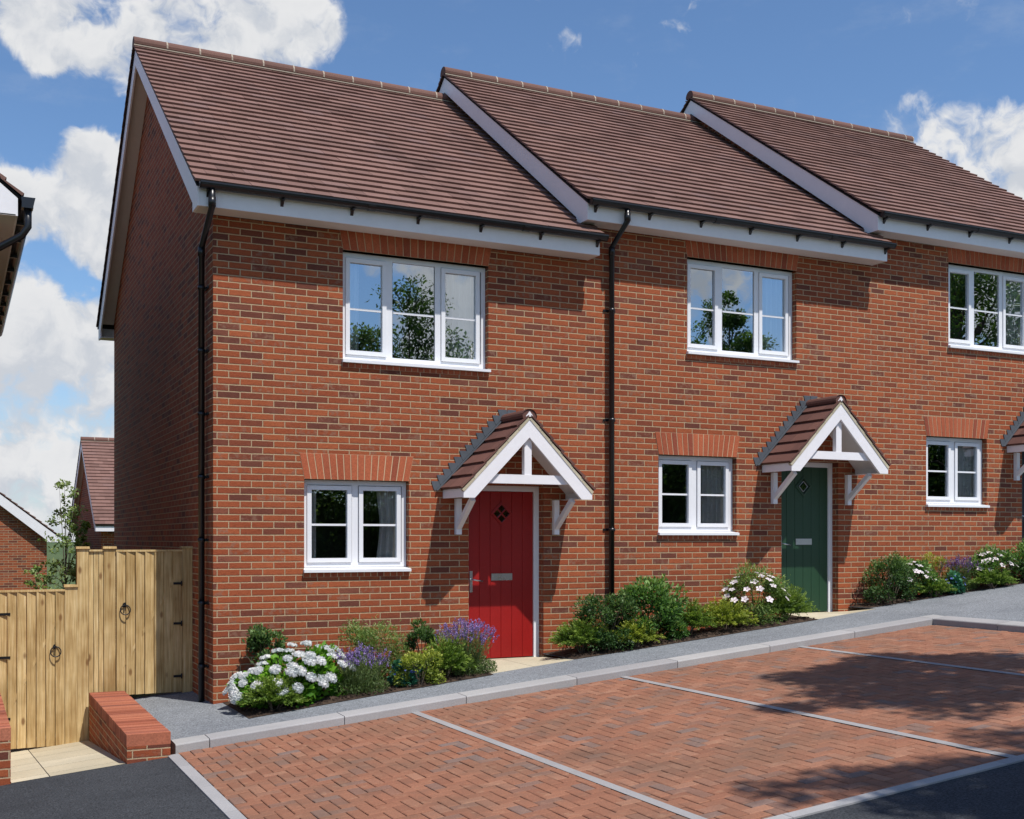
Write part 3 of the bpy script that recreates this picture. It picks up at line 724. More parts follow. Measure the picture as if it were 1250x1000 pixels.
BX0, BX1, BY0, BY1 = -.71, 8.62, -7.05, -1.93
PC = -.07
sheet('road', [flat([(-14, -11), (34, -11), (34, BY0 - .1), (-14, BY0 - .1)], PC - .006), flat([(-14, BY0 - .1), (BX0 - .1, BY0 - .1), (BX0 - .1, -2.0), (-14, -2.0)], PC - .006)], MT['asph'])
sheet('paving_bed', [flat([(BX0 - .1, BY0 - .1), (BX1 + .1, BY0 - .1), (BX1 + .1, BY1 + .02), (BX0 - .1, BY1 + .02)], PC - .014)], MT['sand'])
def paving():
    mb = MB(); a = .1; g = .0030; ch = .006
    i0, i1 = int(BX0 / a) - 3, int(BX1 / a) + 3; j0, j1 = int(BY0 / a) - 3, int(BY1 / a) + 3
    rg = random.Random(5)
    for i in range(i0, i1):
        for j in range(j0, j1):
            kk = (i - j) % 4
            if kk == 0: r = (i * a, (i + 2) * a, j * a, (j + 1) * a)
            elif kk == 3: r = (i * a, (i + 1) * a, j * a, (j + 2) * a)
            else: continue
            x0, x1, y0, y1 = max(r[0], BX0) + g, min(r[1], BX1) - g, max(r[2], BY0) + g, min(r[3], BY1) - g
            if x1 - x0 < .02 or y1 - y0 < .02: continue
            hz = rg.uniform(-.002, .002); tx = rg.uniform(-.012, .012); ty = rg.uniform(-.012, .012); cx, cy = (x0 + x1) / 2, (y0 + y1) / 2
            Z = lambda x, y, d: lev(x, PC) + hz + (x - cx) * tx + (y - cy) * ty + d
            rn = rg.random()
            o = [(x0, y0), (x1, y0), (x1, y1), (x0, y1)]; n = [(x0 + ch, y0 + ch), (x1 - ch, y0 + ch), (x1 - ch, y1 - ch), (x0 + ch, y1 - ch)]
            mb.face([(*p, Z(*p, 0)) for p in n], 0, rn)
            for q in range(4):
                p, s = o[q], o[(q + 1) % 4]; pn, sn = n[q], n[(q + 1) % 4]
                mb.face([(*p, Z(*p, -.004)), (*s, Z(*s, -.004)), (*sn, Z(*sn, 0)), (*pn, Z(*pn, 0))], 0, rn)
                mb.face([(*p, Z(*p, -.02)), (*s, Z(*s, -.02)), (*s, Z(*s, -.004)), (*p, Z(*p, -.004))], 0, rn)
    return setp(mb.build('parking_bay', MT['paver']), kind='structure')
paving()
# flush concrete lines between bays
def strip(pts, c): return [flat(pts, c)]
ln = []
for x in (1.60, 4.04, 6.50): ln += strip([(x - .038, BY0), (x + .038, BY0), (x + .038, BY1), (x - .038, BY1)], PC + .005)
sheet('bay_line', ln, MT['line'])
e = MB()
def slopebox(mb, x0, x1, y0, y1, c0, c1, mi=0, rnd=.5):
    mb.hexa([(x0, y0, lev(x0, c0)), (x1, y0, lev(x1, c0)), (x1, y1, lev(x1, c0)), (x0, y1, lev(x0, c0)), (x0, y0, lev(x0, c1)), (x1, y0, lev(x1, c1)), (x1, y1, lev(x1, c1)), (x0, y1, lev(x0, c1))], mi, rnd)
y = BY0 - .1
while y < -2.02:
    y2 = min(y + .915, -2.0); slopebox(e, BX0 - .10, BX0 - .002, y + .002, y2 - .002, -.2, PC + .006, 0, R.random()); y = y2
x = BX0 - .002
while x < BX1:
    x2 = min(x + .915, BX1); slopebox(e, x + .002, x2 - .002, BY0 - .10, BY0 - .002, -.2, PC + .006, 0, R.random()); x = x2
setp(e.build('edging', MT['kerb'], None, .004), kind='structure')
# upstand kerb stones with open joints
kb = MB(); x = -.42 - 1.3
KT = .008
xs = [BX0 - .02]; x = -.42
while x < BX1 + .1: xs.append(x); x += 1.292
xs.append(BX1 + .26)
def kerbstone(x0, x1, y0, y1, along='x'):
    rn = R.random(); c0, c1 = -.25, KT; ch = .013
    if along == 'x':
        prof = [(y0, c0), (y0, c1 - ch), (y0 + ch * .35, c1 - ch * .35), (y0 + ch, c1), (y1, c1 + .004), (y1, c0)]
        P = lambda p, x: (x, p[0], lev(x, p[1]))
        A = [P(p, x0) for p in prof]; B = [P(p, x1) for p in prof]
    else:
        prof = [(x1, c0), (x1, c1 + .004), (x0 + ch, c1), (x0 + ch * .35, c1 - ch * .35), (x0, c1 - ch), (x0, c0)]
        P = lambda p, y: (p[0], y, lev(p[0], p[1]))
        A = [P(p, y0) for p in prof[::-1]]; B = [P(p, y1) for p in prof[::-1]]
    n = len(prof)
    kb.face(A[::-1], 0, rn); kb.face(B, 0, rn)
    for i in range(n):
        j = (i + 1) % n; kb.face([A[i], A[j], B[j], B[i]], 0, rn)
for a, b in zip(xs[:-1], xs[1:]): kerbstone(a + .004, b - .004, BY1, BY1 + .24)
y = BY1 - .004
while y > BY0 - .2:
    y2 = max(y - 1.0, BY0 - .3); kerbstone(BX1, BX1 + .24, y2 + .004, y - .004, 'y'); y = y2
setp(kb.build('kerb', MT['kerb']), kind='structure')
PV = .010
sheet('pavement', [flat([(-.785, BY1 + .24), (2.945, BY1 + .24), (2.945, 0), (-.785, 0)], PV), flat([(2.945, BY1 + .24), (4.05, BY1 + .24), (4.05, -.80), (2.945, -.86)], PV),
                   flat([(4.05, BY1 + .24), (7.86, BY1 + .24), (7.86, 0), (4.05, 0)], PV), flat([(7.86, BY1 + .24), (8.99, BY1 + .24), (8.99, -.56), (7.86, -.66)], PV), flat([(8.99, BY1 + .24), (34, BY1 + .24), (34, 0), (8.99, 0)], PV), flat([(-.785, 0), (0.0, 0), (0.0, 1.35), (-.785, 1.35)], PV - .0),
                   flat([(BX1 + .24, -11), (34, -11), (34, BY1 + .24), (BX1 + .24, BY1 + .24)], PV)], MT['path'])
# planting beds
def bed(front, x0, x1):
    mb = MB(); nx, ny = 60, 14
    def fy(x):
        for (a, b), (c, d) in zip(front[:-1], front[1:]):
            if a <= x <= c: return b + (d - b) * (x - a) / (c - a)
        return front[-1][1]
    g = [[None] * (ny + 1) for _ in range(nx + 1)]
    for i in range(nx + 1):
        x = x0 + (x1 - x0) * i / nx
        for j in range(ny + 1):
            t = j / ny; y = fy(x) * (1 - t)
            ed = min(1, 4 * min(t, 1 - t) + .0, 8 * min(i, nx - i) / nx)
            g[i][j] = (x, y, lev(x, PV + .006) + ed * .03 * (1 + R.uniform(-.6, .6)))
    for i in range(nx):
        for j in range(ny): mb.face([g[i][j], g[i + 1][j], g[i + 1][j + 1], g[i][j + 1]], 0, R.random())
    # bark and crumbs of soil
    for q in range(420):
        x = R.uniform(x0 + .03, x1 - .03); y = fy(x) * R.uniform(.55, .97); s = R.uniform(.006, .016); z = lev(x, PV + .02)
        a = R.uniform(0, 3.1); dx, dy = math.cos(a) * s * 1.6, math.sin(a) * s * 1.6
        mb.hexa([(x - dx, y - dy, z), (x + dy * .5, y - dx * .5, z), (x + dx, y + dy, z), (x - dy * .5, y + dx * .5, z), (x - dx, y - dy, z + s), (x + dy * .5, y - dx * .5, z + s * R.random()), (x + dx, y + dy, z + s), (x - dy * .5, y + dx * .5, z + s)], 0, R.random())
    return setp(mb.build('planting_bed', MT['soil']), kind='structure')
bed([(.10, -1.24), (1.12, -1.12), (2.93, -.96)], .10, 2.93)
bed([(4.06, -.80), (5.8, -.78), (7.84, -.70)], 4.06, 7.84)
bed([(9.0, -.42), (13.0, -.34)], 9.0, 13.0)
# slabs in front of the doors
def doorslab(k, x0, x1, f0, f1):
    mb = MB(); zd = DZ * k + .337; xm = (x0 + x1) / 2; n = 2
    for i in range(2):
        a, b = (x0 + (x1 - x0) * i / 2 + .003, x0 + (x1 - x0) * (i + 1) / 2 - .003)
        fa = f0 + (f1 - f0) * i / 2; fb = f0 + (f1 - f0) * (i + 1) / 2
        za, zb = zd + (lev(a, PV + .012) - zd) * .12, zd + (lev(b, PV + .012) - zd) * .12
        mb.hexa([(a, fa, lev(a, -.1)), (b, fb, lev(b, -.1)), (b, -.002, lev(b, -.1)), (a, -.002, lev(a, -.1)), (a, fa, lev(a, PV + .002)), (b, fb, lev(b, PV + .002)), (b, -.002, zb), (a, -.002, za)], 0, R.random())
    return setp(mb.build('door_slab', MT['slab'], None, .003), kind='structure')
doorslab(0, 2.945, 4.05, -.86, -.80); doorslab(1, 7.86, 8.99, -.66, -.56); doorslab(2, 13.02, 13.9, -.5, -.45)
# sunken slab court by the lower gate
sc = MB()
def cz(x, y): return lev(x, PC - .004) - .30 * (y + 2.0) / 3.2
setp(sheet('slab_bedding', [[(-2.1, -2.0, cz(-2.1, -2) - .006), (-1.165, -2.0, cz(-1.165, -2) - .006), (-1.165, 3, cz(-1.165, 3) - .006), (-2.1, 3, cz(-2.1, 3) - .006)]], MT['joint']))
for a, b in ((-2.10, -1.80), (-1.792, -1.165)):
    for c, d in ((-2.0, -1.72), (-1.712, -1.12), (-1.112, -.52), (-.512, .1), (.108, .7), (.708, 1.3), (1.308, 3.0)):
        sc.face([(a, c, cz(a, c)), (b, c, cz(b, c)), (b, d, cz(b, d)), (a, d, cz(a, d))], 0, R.random())
setp(sc.build('slab_paving', MT['slab']), kind='structure')

# ------------------------------------------------------------------ garden walls, gates, fence
def garden_wall(x0, x1, y0, y1, zt, zb, label, loc):
    t = thing('garden_wall', label, 'wall', loc, 'low brick walls beside the slab path'); ox, oy, oz = loc
    w = MB((.02, .065)); w.box(x0 + .0025 - ox, x1 - .0025 - ox, y0 + .0025 - oy, y1 - oy, zb - oz, zt - .105 - oz); w.build('wall', MT['brick'], t)
    c = MB(); y = y0
    while y < y1 - .02:
        y2 = min(y + .0765, y1); c.box(x0 - ox, x1 - ox, y + .007 - oy, y2 - .007 - oy, zt - .102 - oz, zt - oz + R.uniform(-.003, .003), 0, R.random()); y = y2
    c.box(x0 + .004 - ox, x1 - .004 - ox, y0 + .009 - oy, y1 - .006 - oy, zt - .1045 - oz, zt - .007 - oz, 1)
    c.build('coping', [MT['copebrick'], MT['mortar']], t)
    return t
garden_wall(-1.165, -.785, -2.03, 1.12, .072, -.9, 'low brick wall with brick on edge coping running from kerb to tall gate', (-.97, -.5, -.3))
garden_wall(-2.60, -2.105, -2.03, 1.12, .205, -.9, 'low brick wall end cut off by the left edge of the photo', (-2.35, -.5, -.3))

GY = 1.2
def post(x0, x1, z0, z1, label):
    loc = ((x0 + x1) / 2, GY + .05, z0); hw = (x1 - x0) / 2
    t = thing('fence_post', label, 'fence post', loc, 'timber posts by the gates')
    p = MB(); p.box(-hw, hw, -.055, .055, -.3, z1 - z0, 0, R.random()); p.build('shaft', MT['wood'], t, .004)
    c = MB(); c.hexa([(-hw - .014, -.072, z1 - z0), (hw + .014, -.072, z1 - z0), (hw + .014, .072, z1 - z0), (-hw - .014, .072, z1 - z0), (-hw - .01, -.066, z1 - z0 + .026), (hw + .01, -.066, z1 - z0 + .026), (hw + .01, .066, z1 - z0 + .026), (-hw - .01, .066, z1 - z0 + .026)], 0, R.random()); c.build('cap', MT['wood'], t, .003)
    return t
post(-.118, -.002, lev(-.06, 0) - .06, 1.70, 'tall timber post fixed to the brick side wall')
post(-.993, -.868, -.45, 1.70, 'tall timber post on the latch side of the upper gate')
post(-1.284, -1.161, -.55, 1.70, 'tall timber post just right of the shorter gate post')
post(-1.41, -1.286, -.55, 1.268, 'shorter timber post on the latch side of the lower gate')
post(-2.24, -2.115, -.55, 1.268, 'timber hinge post of the lower gate at the left edge')
def boards(mb, x0, x1, y, z0, z1, n, lap=True):
    w = (x1 - x0) / n
    for i in range(n):
        a, b = x0 + w * i + .003, x0 + w * (i + 1) - .003; j = R.uniform(-.002, .002)
        if lap: mb.hexa([(a, y - .030 + j, z0), (b + .0035, y - .006 + j, z0), (b + .0035, y + .01, z0), (a, y + .01, z0), (a, y - .030 + j, z1), (b + .0035, y - .006 + j, z1), (b + .0035, y + .01, z1), (a, y + .01, z1)], 0, R.random())
        else: mb.box(a, b, y - .018 + j, y + .01, z0, z1, 0, R.random())
def gate(x0, x1, z0, z1, n, label, ringx, ringz, hinges):
    loc = (x0, GY, z0)
    t = thing('garden_gate', label, 'gate', loc, 'timber side gates'); L, H = x1 - x0, z1 - z0
    b = MB(); boards(b, 0.004, L - .004, 0, .02, H, n); bp = b.build('board_panel', MT['wood'], t)
    r = MB(); r.box(0, L, -.03, .03, H, H + .022, 0, R.random()); r.build('top_rail', MT['wood'], t, .003)
    bk = MB()
    for z in (.25, H * .5, H - .2): bk.box(0.01, L - .01, .012, .05, z - .045, z + .045, 0, R.random())
    bk.bar((.05, .031, .3), (L - .05, .031, H - .25), .03, .09, (0, 1, 0), 0, .4)
    bk.build('brace', MT['wood'], t)
    h = MB(); cx, cz = ringx - x0, ringz - z0
    h.tube([(cx + .055 * math.sin(a), -.046 + .012 * math.cos(a), cz - .055 + .055 * math.cos(a)) for a in np.linspace(0, 2 * math.pi, 25)], .0065, 8, 0, False)
    h.tube([(cx, -.02, cz), (cx, -.055, cz)], .011, 8); h.tube([(cx, -.0225, cz), (cx, -.018, cz)], .03, 14)
    h.build('ring_handle', MT['iron'], t)
    for z in hinges:
        g = MB(); hx = L - .15 if hinges[0] < 90 and label.startswith('tall') else .0
        g.box(hx + (.045 if hx else 0), hx + .135, -.031, -.024, z - z0 - .014, z - z0 + .014); g.tube([(hx + (.14 if hx else -.004), -.028, z - z0 - .03), (hx + (.14 if hx else -.004), -.028, z - z0 + .03)], .009, 8)
        g.build('hinge', MT['iron'], t)
    return t
gate(-.866, -.12, lev(-.4, 0) + .03, 1.665, 7, 'tall timber board gate with iron ring between post and brick house', -.765, 1.05, (1.29, .82, .2))
gate(-2.113, -1.412, -.535, 1.222, 7, 'lower timber board gate with iron ring beside the slab path', -1.512, .60, (.98, .50, -.18))
fp = thing('timber_fence', 'narrow fixed timber panel between the two tall posts', 'fence', (-1.16, GY, -.5))
b = MB(); boards(b, .002, .165, .03, 0, 2.17, 3, False); b.build('board_panel', MT['wood'], fp)
b = MB(); b.box(0, .167, -.005, .06, 2.17, 2.19, 0, .8); b.build('top_rail', MT['wood'], fp, .003)

# ------------------------------------------------------------------ houses beyond
def simple_house(label, loc, rz, w, dpt, eave, pitch, wallm, ov=.2, cuts=()):
    """ridge along local x, gable at local x=0; origin at the front corner on the ground"""
    h = thing('brick_house', label, 'house', loc, None, rz)
    ry = dpt / 2; rzv = eave + .2 + (ry + .33) * math.tan(pitch)
    sl = math.tan(pitch)
    mb = MB((.3, .02))
    mb.face([(0, 0, -1), (w, 0, -1), (w, 0, eave), (0, 0, eave)]); mb.face([(0, dpt, -1), (w, dpt, -1), (w, dpt, eave), (0, dpt, eave)])
    for x in (0, w): mb.face([(x, 0, -1), (x, dpt, -1), (x, dpt, rzv - .08 - ry * sl), (x, ry, rzv - .08), (x, 0, rzv - .08 - ry * sl)])
    mb.build('wall', wallm, h)
    rf = MB(); EYl, EZl = -.33, eave + .2
    S = Vector((0, ry - EYl, rzv - EZl)); L = S.length; S.normalize()
    tile_slope(rf, (-ov - .02, EYl, EZl), (1, 0, 0), S, (0, -S.z, S.y), w + 2 * ov + .04, L, .215, .30, .034, .001, 77)
    tile_slope(rf, (w + ov + .02, 2 * ry - EYl, EZl), (-1, 0, 0), (0, -S.y, S.z), (0, S.z, S.y), w + 2 * ov + .04, L, .215, .30, .034, .001, 78)
    for sgn in (1, -1):
        a = (ry - sgn * (ry - EYl), EZl); rf.hexa([(-ov, a[0], a[1] - .03), (w + ov, a[0], a[1] - .03), (w + ov, ry, rzv - .03), (-ov, ry, rzv - .03), (-ov, a[0], a[1]), (w + ov, a[0], a[1]), (w + ov, ry, rzv), (-ov, ry, rzv)], 1)
    r = rf.build('roof', [MT['tile'], MT['felt']], h)
    rd = MB(); ridge_tiles(rd, -ov - .02, w + ov + .02, ry, rzv + .075); rd.build('ridge', [MT['ridge'], MT['bedding']], r)
    for x in (-ov, w + ov - .024):
        v = MB()
        for sgn in (1, -1):
            yy = lambda y: ry - sgn * (ry - y)
            poly = [(yy(-.3), eave), (yy(-.3), EZl - .02), (ry, rzv - .03), (ry, rzv - .29), (yy(0), eave + .06), (yy(0), eave)]
            v.prism(poly if sgn > 0 else poly[::-1], 'x', x, x + .024)
        v.build('bargeboard', MT['white'], h)
    vs = MB()
    for xa, xb in ((-ov + .024, 0), (w, w + ov - .024)):
        for sgn in (1, -1):
            yy = lambda y: ry - sgn * (ry - y); a = (yy(0), rzv - .2 - ry * sl); bb = (ry, rzv - .2)
            vs.hexa([(xa, *a), (xb, *a), (xb, *bb), (xa, *bb), (xa, a[0], a[1] + .012), (xb, a[0], a[1] + .012), (xb, bb[0], bb[1] + .012), (xa, bb[0], bb[1] + .012)])
    vs.box(-ov, w + ov, -.28, 0, eave + .002, eave + .014); vs.box(-ov, w + ov, dpt, dpt + .28, eave + .002, eave + .014)
    vs.build('soffit', MT['soffit'], h)
    for ya in (-.30, dpt + .28):
        f = MB(); f.box(-ov + .024, w + ov - .024, ya, ya + .02, eave, EZl - .03); f.build('fascia', MT['white'], h)
    return h
GB = terr(1.5, 26)
simple_house('brown roofed house glimpsed between the young tree and the long side wall', (1.70, 26.0, GB), 0, 9, 8.5, 2.05 - GB, math.radians(33.5), MT['brick'], .2)
hb_pipe = MB(); hb_pipe.box(.62, .80, -.10, -.02, .2, 2.05 - GB)
hb_pipe.build('corner_post', MT['white'], bpy.data.objects['brick_house'])
GC = terr(-4, 25)
hC = simple_house('brick gable with white bargeboard behind the lower gate at the left edge', (.0, 25.0, GC), math.pi / 2, 10, 7.4, 1.70 - GC, math.radians(38), MT['brick'], .2)
# gable of that house faces the street: rotate so its local x runs away from us
hC.location = (.02, 25.0, GC)
# near neighbour whose eaves show at the top left
hD = simple_house('near neighbouring house whose white eaves and black gutter show at top left', (-2.25, .45, lev(-2.2, -.2)), math.pi / 2, 8.0, 7.6, 5.13 - lev(-2.2, -.2), math.radians(40), MT['brick'], .30)
g = MB()
zD = 5.30 - lev(-2.2, -.2); r = .062
prof = [(-.395 + r * math.cos(t), zD + r * math.sin(t)) for t in np.linspace(math.pi, 2 * math.pi, 9)]
g.prism([(-.395 - r - .01, zD + .03)] + prof + [(-.395 + r, zD + .03)], 'x', -.32, 8.2)
gd = g.build('gutter', MT['black'], hD)
for i in range(10):
    bkt = MB(); xb = .35 + i * .8; bkt.box(xb - .02, xb + .02, -.40, -.29, zD - .10, zD - .055); bkt.build('gutter_bracket', MT['black'], gd)
p = MB(); p.box(-.36, -.24, -.445, -.335, zD - .09, zD - .01)
p.tube([(-.29, -.395, zD - .06), (-.29, -.395, zD - .27), (-.27, -.34, zD - .36), (-.12, -.06, zD - .52), (-.08, .05, zD - .6), (-.08, .05, .2)], .038, 12)
p.build('downpipe', MT['black'], hD)

# ------------------------------------------------------------------ plants
def unit(n):
    v = NR.normal(size=(n, 3)); return v / np.linalg.norm(v, axis=1, keepdims=True)
def leaves(cent, nrm, size, aspect=.5, jitter=.5, droop=0.0, fold=.25):
    """diamond leaves: cent (n,3), nrm outward (n,3)"""
    n = len(cent); d = nrm + NR.normal(size=(n, 3)) * jitter; d[:, 2] -= droop
    d /= np.linalg.norm(d, axis=1, keepdims=True)
    a = np.cross(d, unit(n)); a /= np.linalg.norm(a, axis=1, keepdims=True) + 1e-9
    nn = np.cross(a, d)
    s = size * NR.uniform(.65, 1.3, (n, 1))
    L = d * s; Wd = a * s * aspect * .5; F = nn * s * fold * .5
    return np.stack([cent - L * .5, cent + Wd + F * NR.uniform(.3, 1, (n, 1)), cent + L * .5 - F * .6, cent - Wd + F * NR.uniform(.3, 1, (n, 1))], 1)
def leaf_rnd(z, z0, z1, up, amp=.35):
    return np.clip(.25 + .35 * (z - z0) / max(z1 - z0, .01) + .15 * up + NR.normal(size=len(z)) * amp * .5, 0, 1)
def stems(t, n, rx, ry, h, r=.006, name='stem'):
    mb = MB()
    for i in range(n):
        a = R.uniform(0, 6.28); q = R.uniform(.2, .8)
        mb.tube([(0.02 * math.cos(a), .02 * math.sin(a), -.02), (rx * q * .5 * math.cos(a), ry * q * .5 * math.sin(a), h * .45), (rx * q * math.cos(a), ry * q * math.sin(a), h * R.uniform(.7, .92))], [r, r * .8, r * .4], 5, 0, False)
    return mb.build(name, MT['trunk'], t)
def gz(x, y): return lev(x, PV + .02)
def shrub(name, x, y, rx, ry, h, leafm, nl, size, label, cat='shrub', group='shrubs in the front beds', clumps=26, aspect=.5, jit=.55, z=None, spiky=0):
    nl = int(nl * 1.9); rx *= 1.12; ry *= 1.08
    t = thing(name, label, cat, (x, y, gz(x, y) if z is None else z), group)
    # clump centres through an uneven dome
    k = clumps; u = unit(k); u[:, 2] = np.where(u[:, 2] < -.55, -u[:, 2], u[:, 2])
    rad = NR.uniform(.55, .86, (k, 1)); cc = u * rad * np.array([rx, ry, h * .56]) + np.array([0, 0, h * .46])
    cc[:, 2] = np.maximum(cc[:, 2], h * .1)
    lowk = NR.random(k) < .3; aa = NR.uniform(0, 6.283, k); cc[lowk] = np.stack([np.cos(aa) * rx * .72, np.sin(aa) * ry * .72, np.full(k, h * .16)], 1)[lowk]
    cr = NR.uniform(.26, .48, k) * min(max(rx, ry) * .8, h * .8)
    idx = NR.integers(0, k, nl); o = unit(nl); o[:, 2] += .25; o /= np.linalg.norm(o, axis=1, keepdims=True)
    c = cc[idx] + o * (cr[idx] * NR.uniform(.35, 1.08, nl) ** .6)[:, None]
    if spiky:
        m = NR.random(nl) < .06; c[m] += o[m] * NR.uniform(.2, .7, (m.sum(), 1)) * spiky
    c[:, 2] = np.maximum(c[:, 2], .01)
    out = (c - np.array([0, 0, h * .3])); out /= np.linalg.norm(out, axis=1, keepdims=True) + 1e-9
    q = leaves(c, o * .7 + out * .5 + np.array([0, 0, .25]), size, aspect, jit)
    ctone = NR.uniform(-.14, .14, k)[idx]
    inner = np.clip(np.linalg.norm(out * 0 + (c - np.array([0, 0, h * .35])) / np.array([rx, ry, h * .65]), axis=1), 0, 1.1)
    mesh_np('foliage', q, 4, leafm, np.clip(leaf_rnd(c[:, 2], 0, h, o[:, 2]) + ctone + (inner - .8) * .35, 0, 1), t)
    stems(t, 9, rx, ry, h)
    return t
def conifer(x, y, rx, ry, h, leafm, label, nspray=150, per=52, name='low_conifer', group='low conifers in the front beds', tip=.011):
    """spreading juniper: arching sprays set with short side twigs"""
    t = thing(name, label, 'conifer', (x, y, gz(x, y)), group)
    rx *= 1.22; ry *= 1.2; h *= 1.12; nspray = int(nspray * 1.5)
    Q = []; RN = []
    for i in range(nspray):
        a = R.uniform(0, 6.283); q = R.random() ** .42; el = R.uniform(.12, 1.25)
        L = R.uniform(.75, 1.08)
        root = np.array([rx * .25 * q * math.cos(a), ry * .25 * q * math.sin(a), h * .12])
        tipp = np.array([rx * L * q * math.cos(a), ry * L * q * math.sin(a), h * (.22 + .80 * (1 - q ** 2.6)) * R.uniform(.75, 1.1)])
        mid = (root + tipp) / 2 + np.array([0, 0, h * .22])
        dead = R.random(); tone = R.uniform(-.15, .15)
        s = NR.uniform(.25, 1, per)[:, None]
        c = root * (1 - s) ** 2 + 2 * mid * s * (1 - s) + tipp * s ** 2
        d = 2 * (1 - s) * (mid - root) + 2 * s * (tipp - mid); d /= np.linalg.norm(d, axis=1, keepdims=True) + 1e-9
        sd = np.cross(d, np.array([0, 0, 1.0])); sd /= np.linalg.norm(sd, axis=1, keepdims=True) + 1e-9
        sg = np.where(NR.random((per, 1)) < .5, -1, 1)
        spread = .05 * (1.15 - s * .8)
        c = c + sd * sg * spread * NR.random((per, 1)) + NR.normal(size=(per, 3)) * .006 + np.array([0, 0, 1]) * NR.uniform(-.01, .012, (per, 1))
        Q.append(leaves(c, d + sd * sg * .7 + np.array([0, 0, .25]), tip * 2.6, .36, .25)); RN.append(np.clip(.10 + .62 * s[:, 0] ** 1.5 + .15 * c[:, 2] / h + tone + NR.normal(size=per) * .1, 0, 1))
    V = np.concatenate(Q); V[:, :, 2] = np.maximum(V[:, :, 2], .004)
    mesh_np('foliage', V, 4, leafm, np.concatenate(RN), t)
    stems(t, 8, rx, ry, h * .7, .007)
    return t
def lavender(x, y, rx, ry, h, label, nst=170, petal='petal_lav', name='lavender_bush', fh=.42):
    t = thing(name, label, 'lavender', (x, y, gz(x, y)), 'lavender bushes')
    LQ = []; LR = []; FQ = []; FR = []; st = MB()
    for i in range(nst):
        a = R.uniform(0, 6.283); q = math.sqrt(R.random()); hh = h * R.uniform(.80, 1.06) * (1 - .22 * q * q)
        b = np.array([rx * .45 * q * math.cos(a), ry * .45 * q * math.sin(a), 0]); e = np.array([rx * 1.02 * q * math.cos(a), ry * 1.02 * q * math.sin(a), hh])
        e += NR.normal(size=3) * np.array([.02, .02, .0])
        bend = np.array([0, 0, hh * .1])
        st.tube([b, (b + e) / 2 + bend, e], [.0022, .0018, .0012], 3, 0, False)
        n = 16; s = NR.uniform(.08, .72, n)[:, None]; c = b * (1 - s) + e * s + bend * (4 * s * (1 - s)) + NR.normal(size=(n, 3)) * .014
        LQ.append(leaves(c, np.array([[.5 * math.cos(a), .5 * math.sin(a), .8]]) + np.zeros((n, 1)), .042, .16, .5)); LR.append(np.clip(.2 + .7 * s[:, 0] + NR.normal(size=n) * .15, 0, 1))
        m = 20; s = NR.uniform(0, 1, m)[:, None]; ax = (e - b) / np.linalg.norm(e - b); fl = R.uniform(.045, .085)
        c = e - ax * fl * (1 - s) + NR.normal(size=(m, 3)) * .0062
        FQ.append(leaves(c, unit(m) + ax * .4, .0145, .75, .3)); FR.append(np.clip(.3 + .5 * s[:, 0] + NR.normal(size=m) * .2, 0, 1))
    nb = nst * 14; a = NR.uniform(0, 6.283, nb); q = NR.random(nb) ** .5; zz = NR.random(nb) * h * .5 * (1.05 - q * .75)
    c = np.stack([rx * 1.02 * q * np.cos(a), ry * 1.02 * q * np.sin(a), zz + .01], 1)
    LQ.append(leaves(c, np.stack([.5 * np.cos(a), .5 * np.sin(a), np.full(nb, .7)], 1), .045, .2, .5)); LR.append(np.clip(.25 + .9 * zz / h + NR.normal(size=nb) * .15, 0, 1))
    st.build('stem', MT['leaf_grey'], t)
    mesh_np('foliage', np.concatenate(LQ), 4, MT['leaf_grey'], np.concatenate(LR), t)
    mesh_np('flower_spikes', np.concatenate(FQ), 4, MT[petal], np.concatenate(FR), t)
    return t
_heads = {}
def head_mesh(mat, r, npet, flat):
    key = (mat.name, r, flat)
    if key in _heads: return _heads[key]
    u = unit(npet); u[:, 2] = np.abs(u[:, 2]) * flat + .05
    c = u * r * NR.uniform(.80, 1.10, (npet, 1)); nn = u + NR.normal(size=u.shape) * .35; nn /= np.linalg.norm(nn, axis=1, keepdims=True)
    Q = []
    for k in range(2):
        a = np.cross(nn, unit(npet)); a /= np.linalg.norm(a, axis=1, keepdims=True); b = np.cross(nn, a); s = r * .36
        lift = nn * r * .04 * k
        Q.append(np.stack([c + a * s + lift, c + b * s * .45 + lift * .5, c - a * s + lift, c - b * s * .45 + lift * .5], 1))
    rnd = np.concatenate([.5 + .4 * u[:, 2] + NR.normal(size=npet) * .10] * 2)
    ds = []
    for i in range(10):
        for j in range(3):
            P = lambda a, b: np.array([r * .74 * math.cos(a) * math.cos(b), r * .74 * math.sin(a) * math.cos(b), r * .80 * flat * math.sin(b) + .03 * r])
            a0, a1, b0, b1 = i * .62832, (i + 1) * .62832, j * .5236 - .1, (j + 1) * .5236 - .1
            ds.append([P(a0, b0), P(a1, b0), P(a1, b1), P(a0, b1)])
    Q.append(np.array(ds)); rnd = np.concatenate([rnd, np.full(len(ds), .75)])
    o = mesh_np('flower_head', np.concatenate(Q), 4, mat, np.clip(rnd, 0, 1))
    me = o.data; bpy.data.objects.remove(o); _heads[key] = me
    return me
def flowers(t, pts, mat, r, npet=70, flat=.75):
    """each bloom is an object of its own sharing one mesh"""
    me = head_mesh(mat, r, npet, flat)
    for p, d in pts:
        o = bpy.data.objects.new('flower_head', me); COL.objects.link(o); o.parent = t
        o.rotation_euler = Vector(d).to_track_quat('Z', 'Y').to_euler(); o.location = p; s = R.uniform(.78, 1.15); o.scale = (s, s, s)
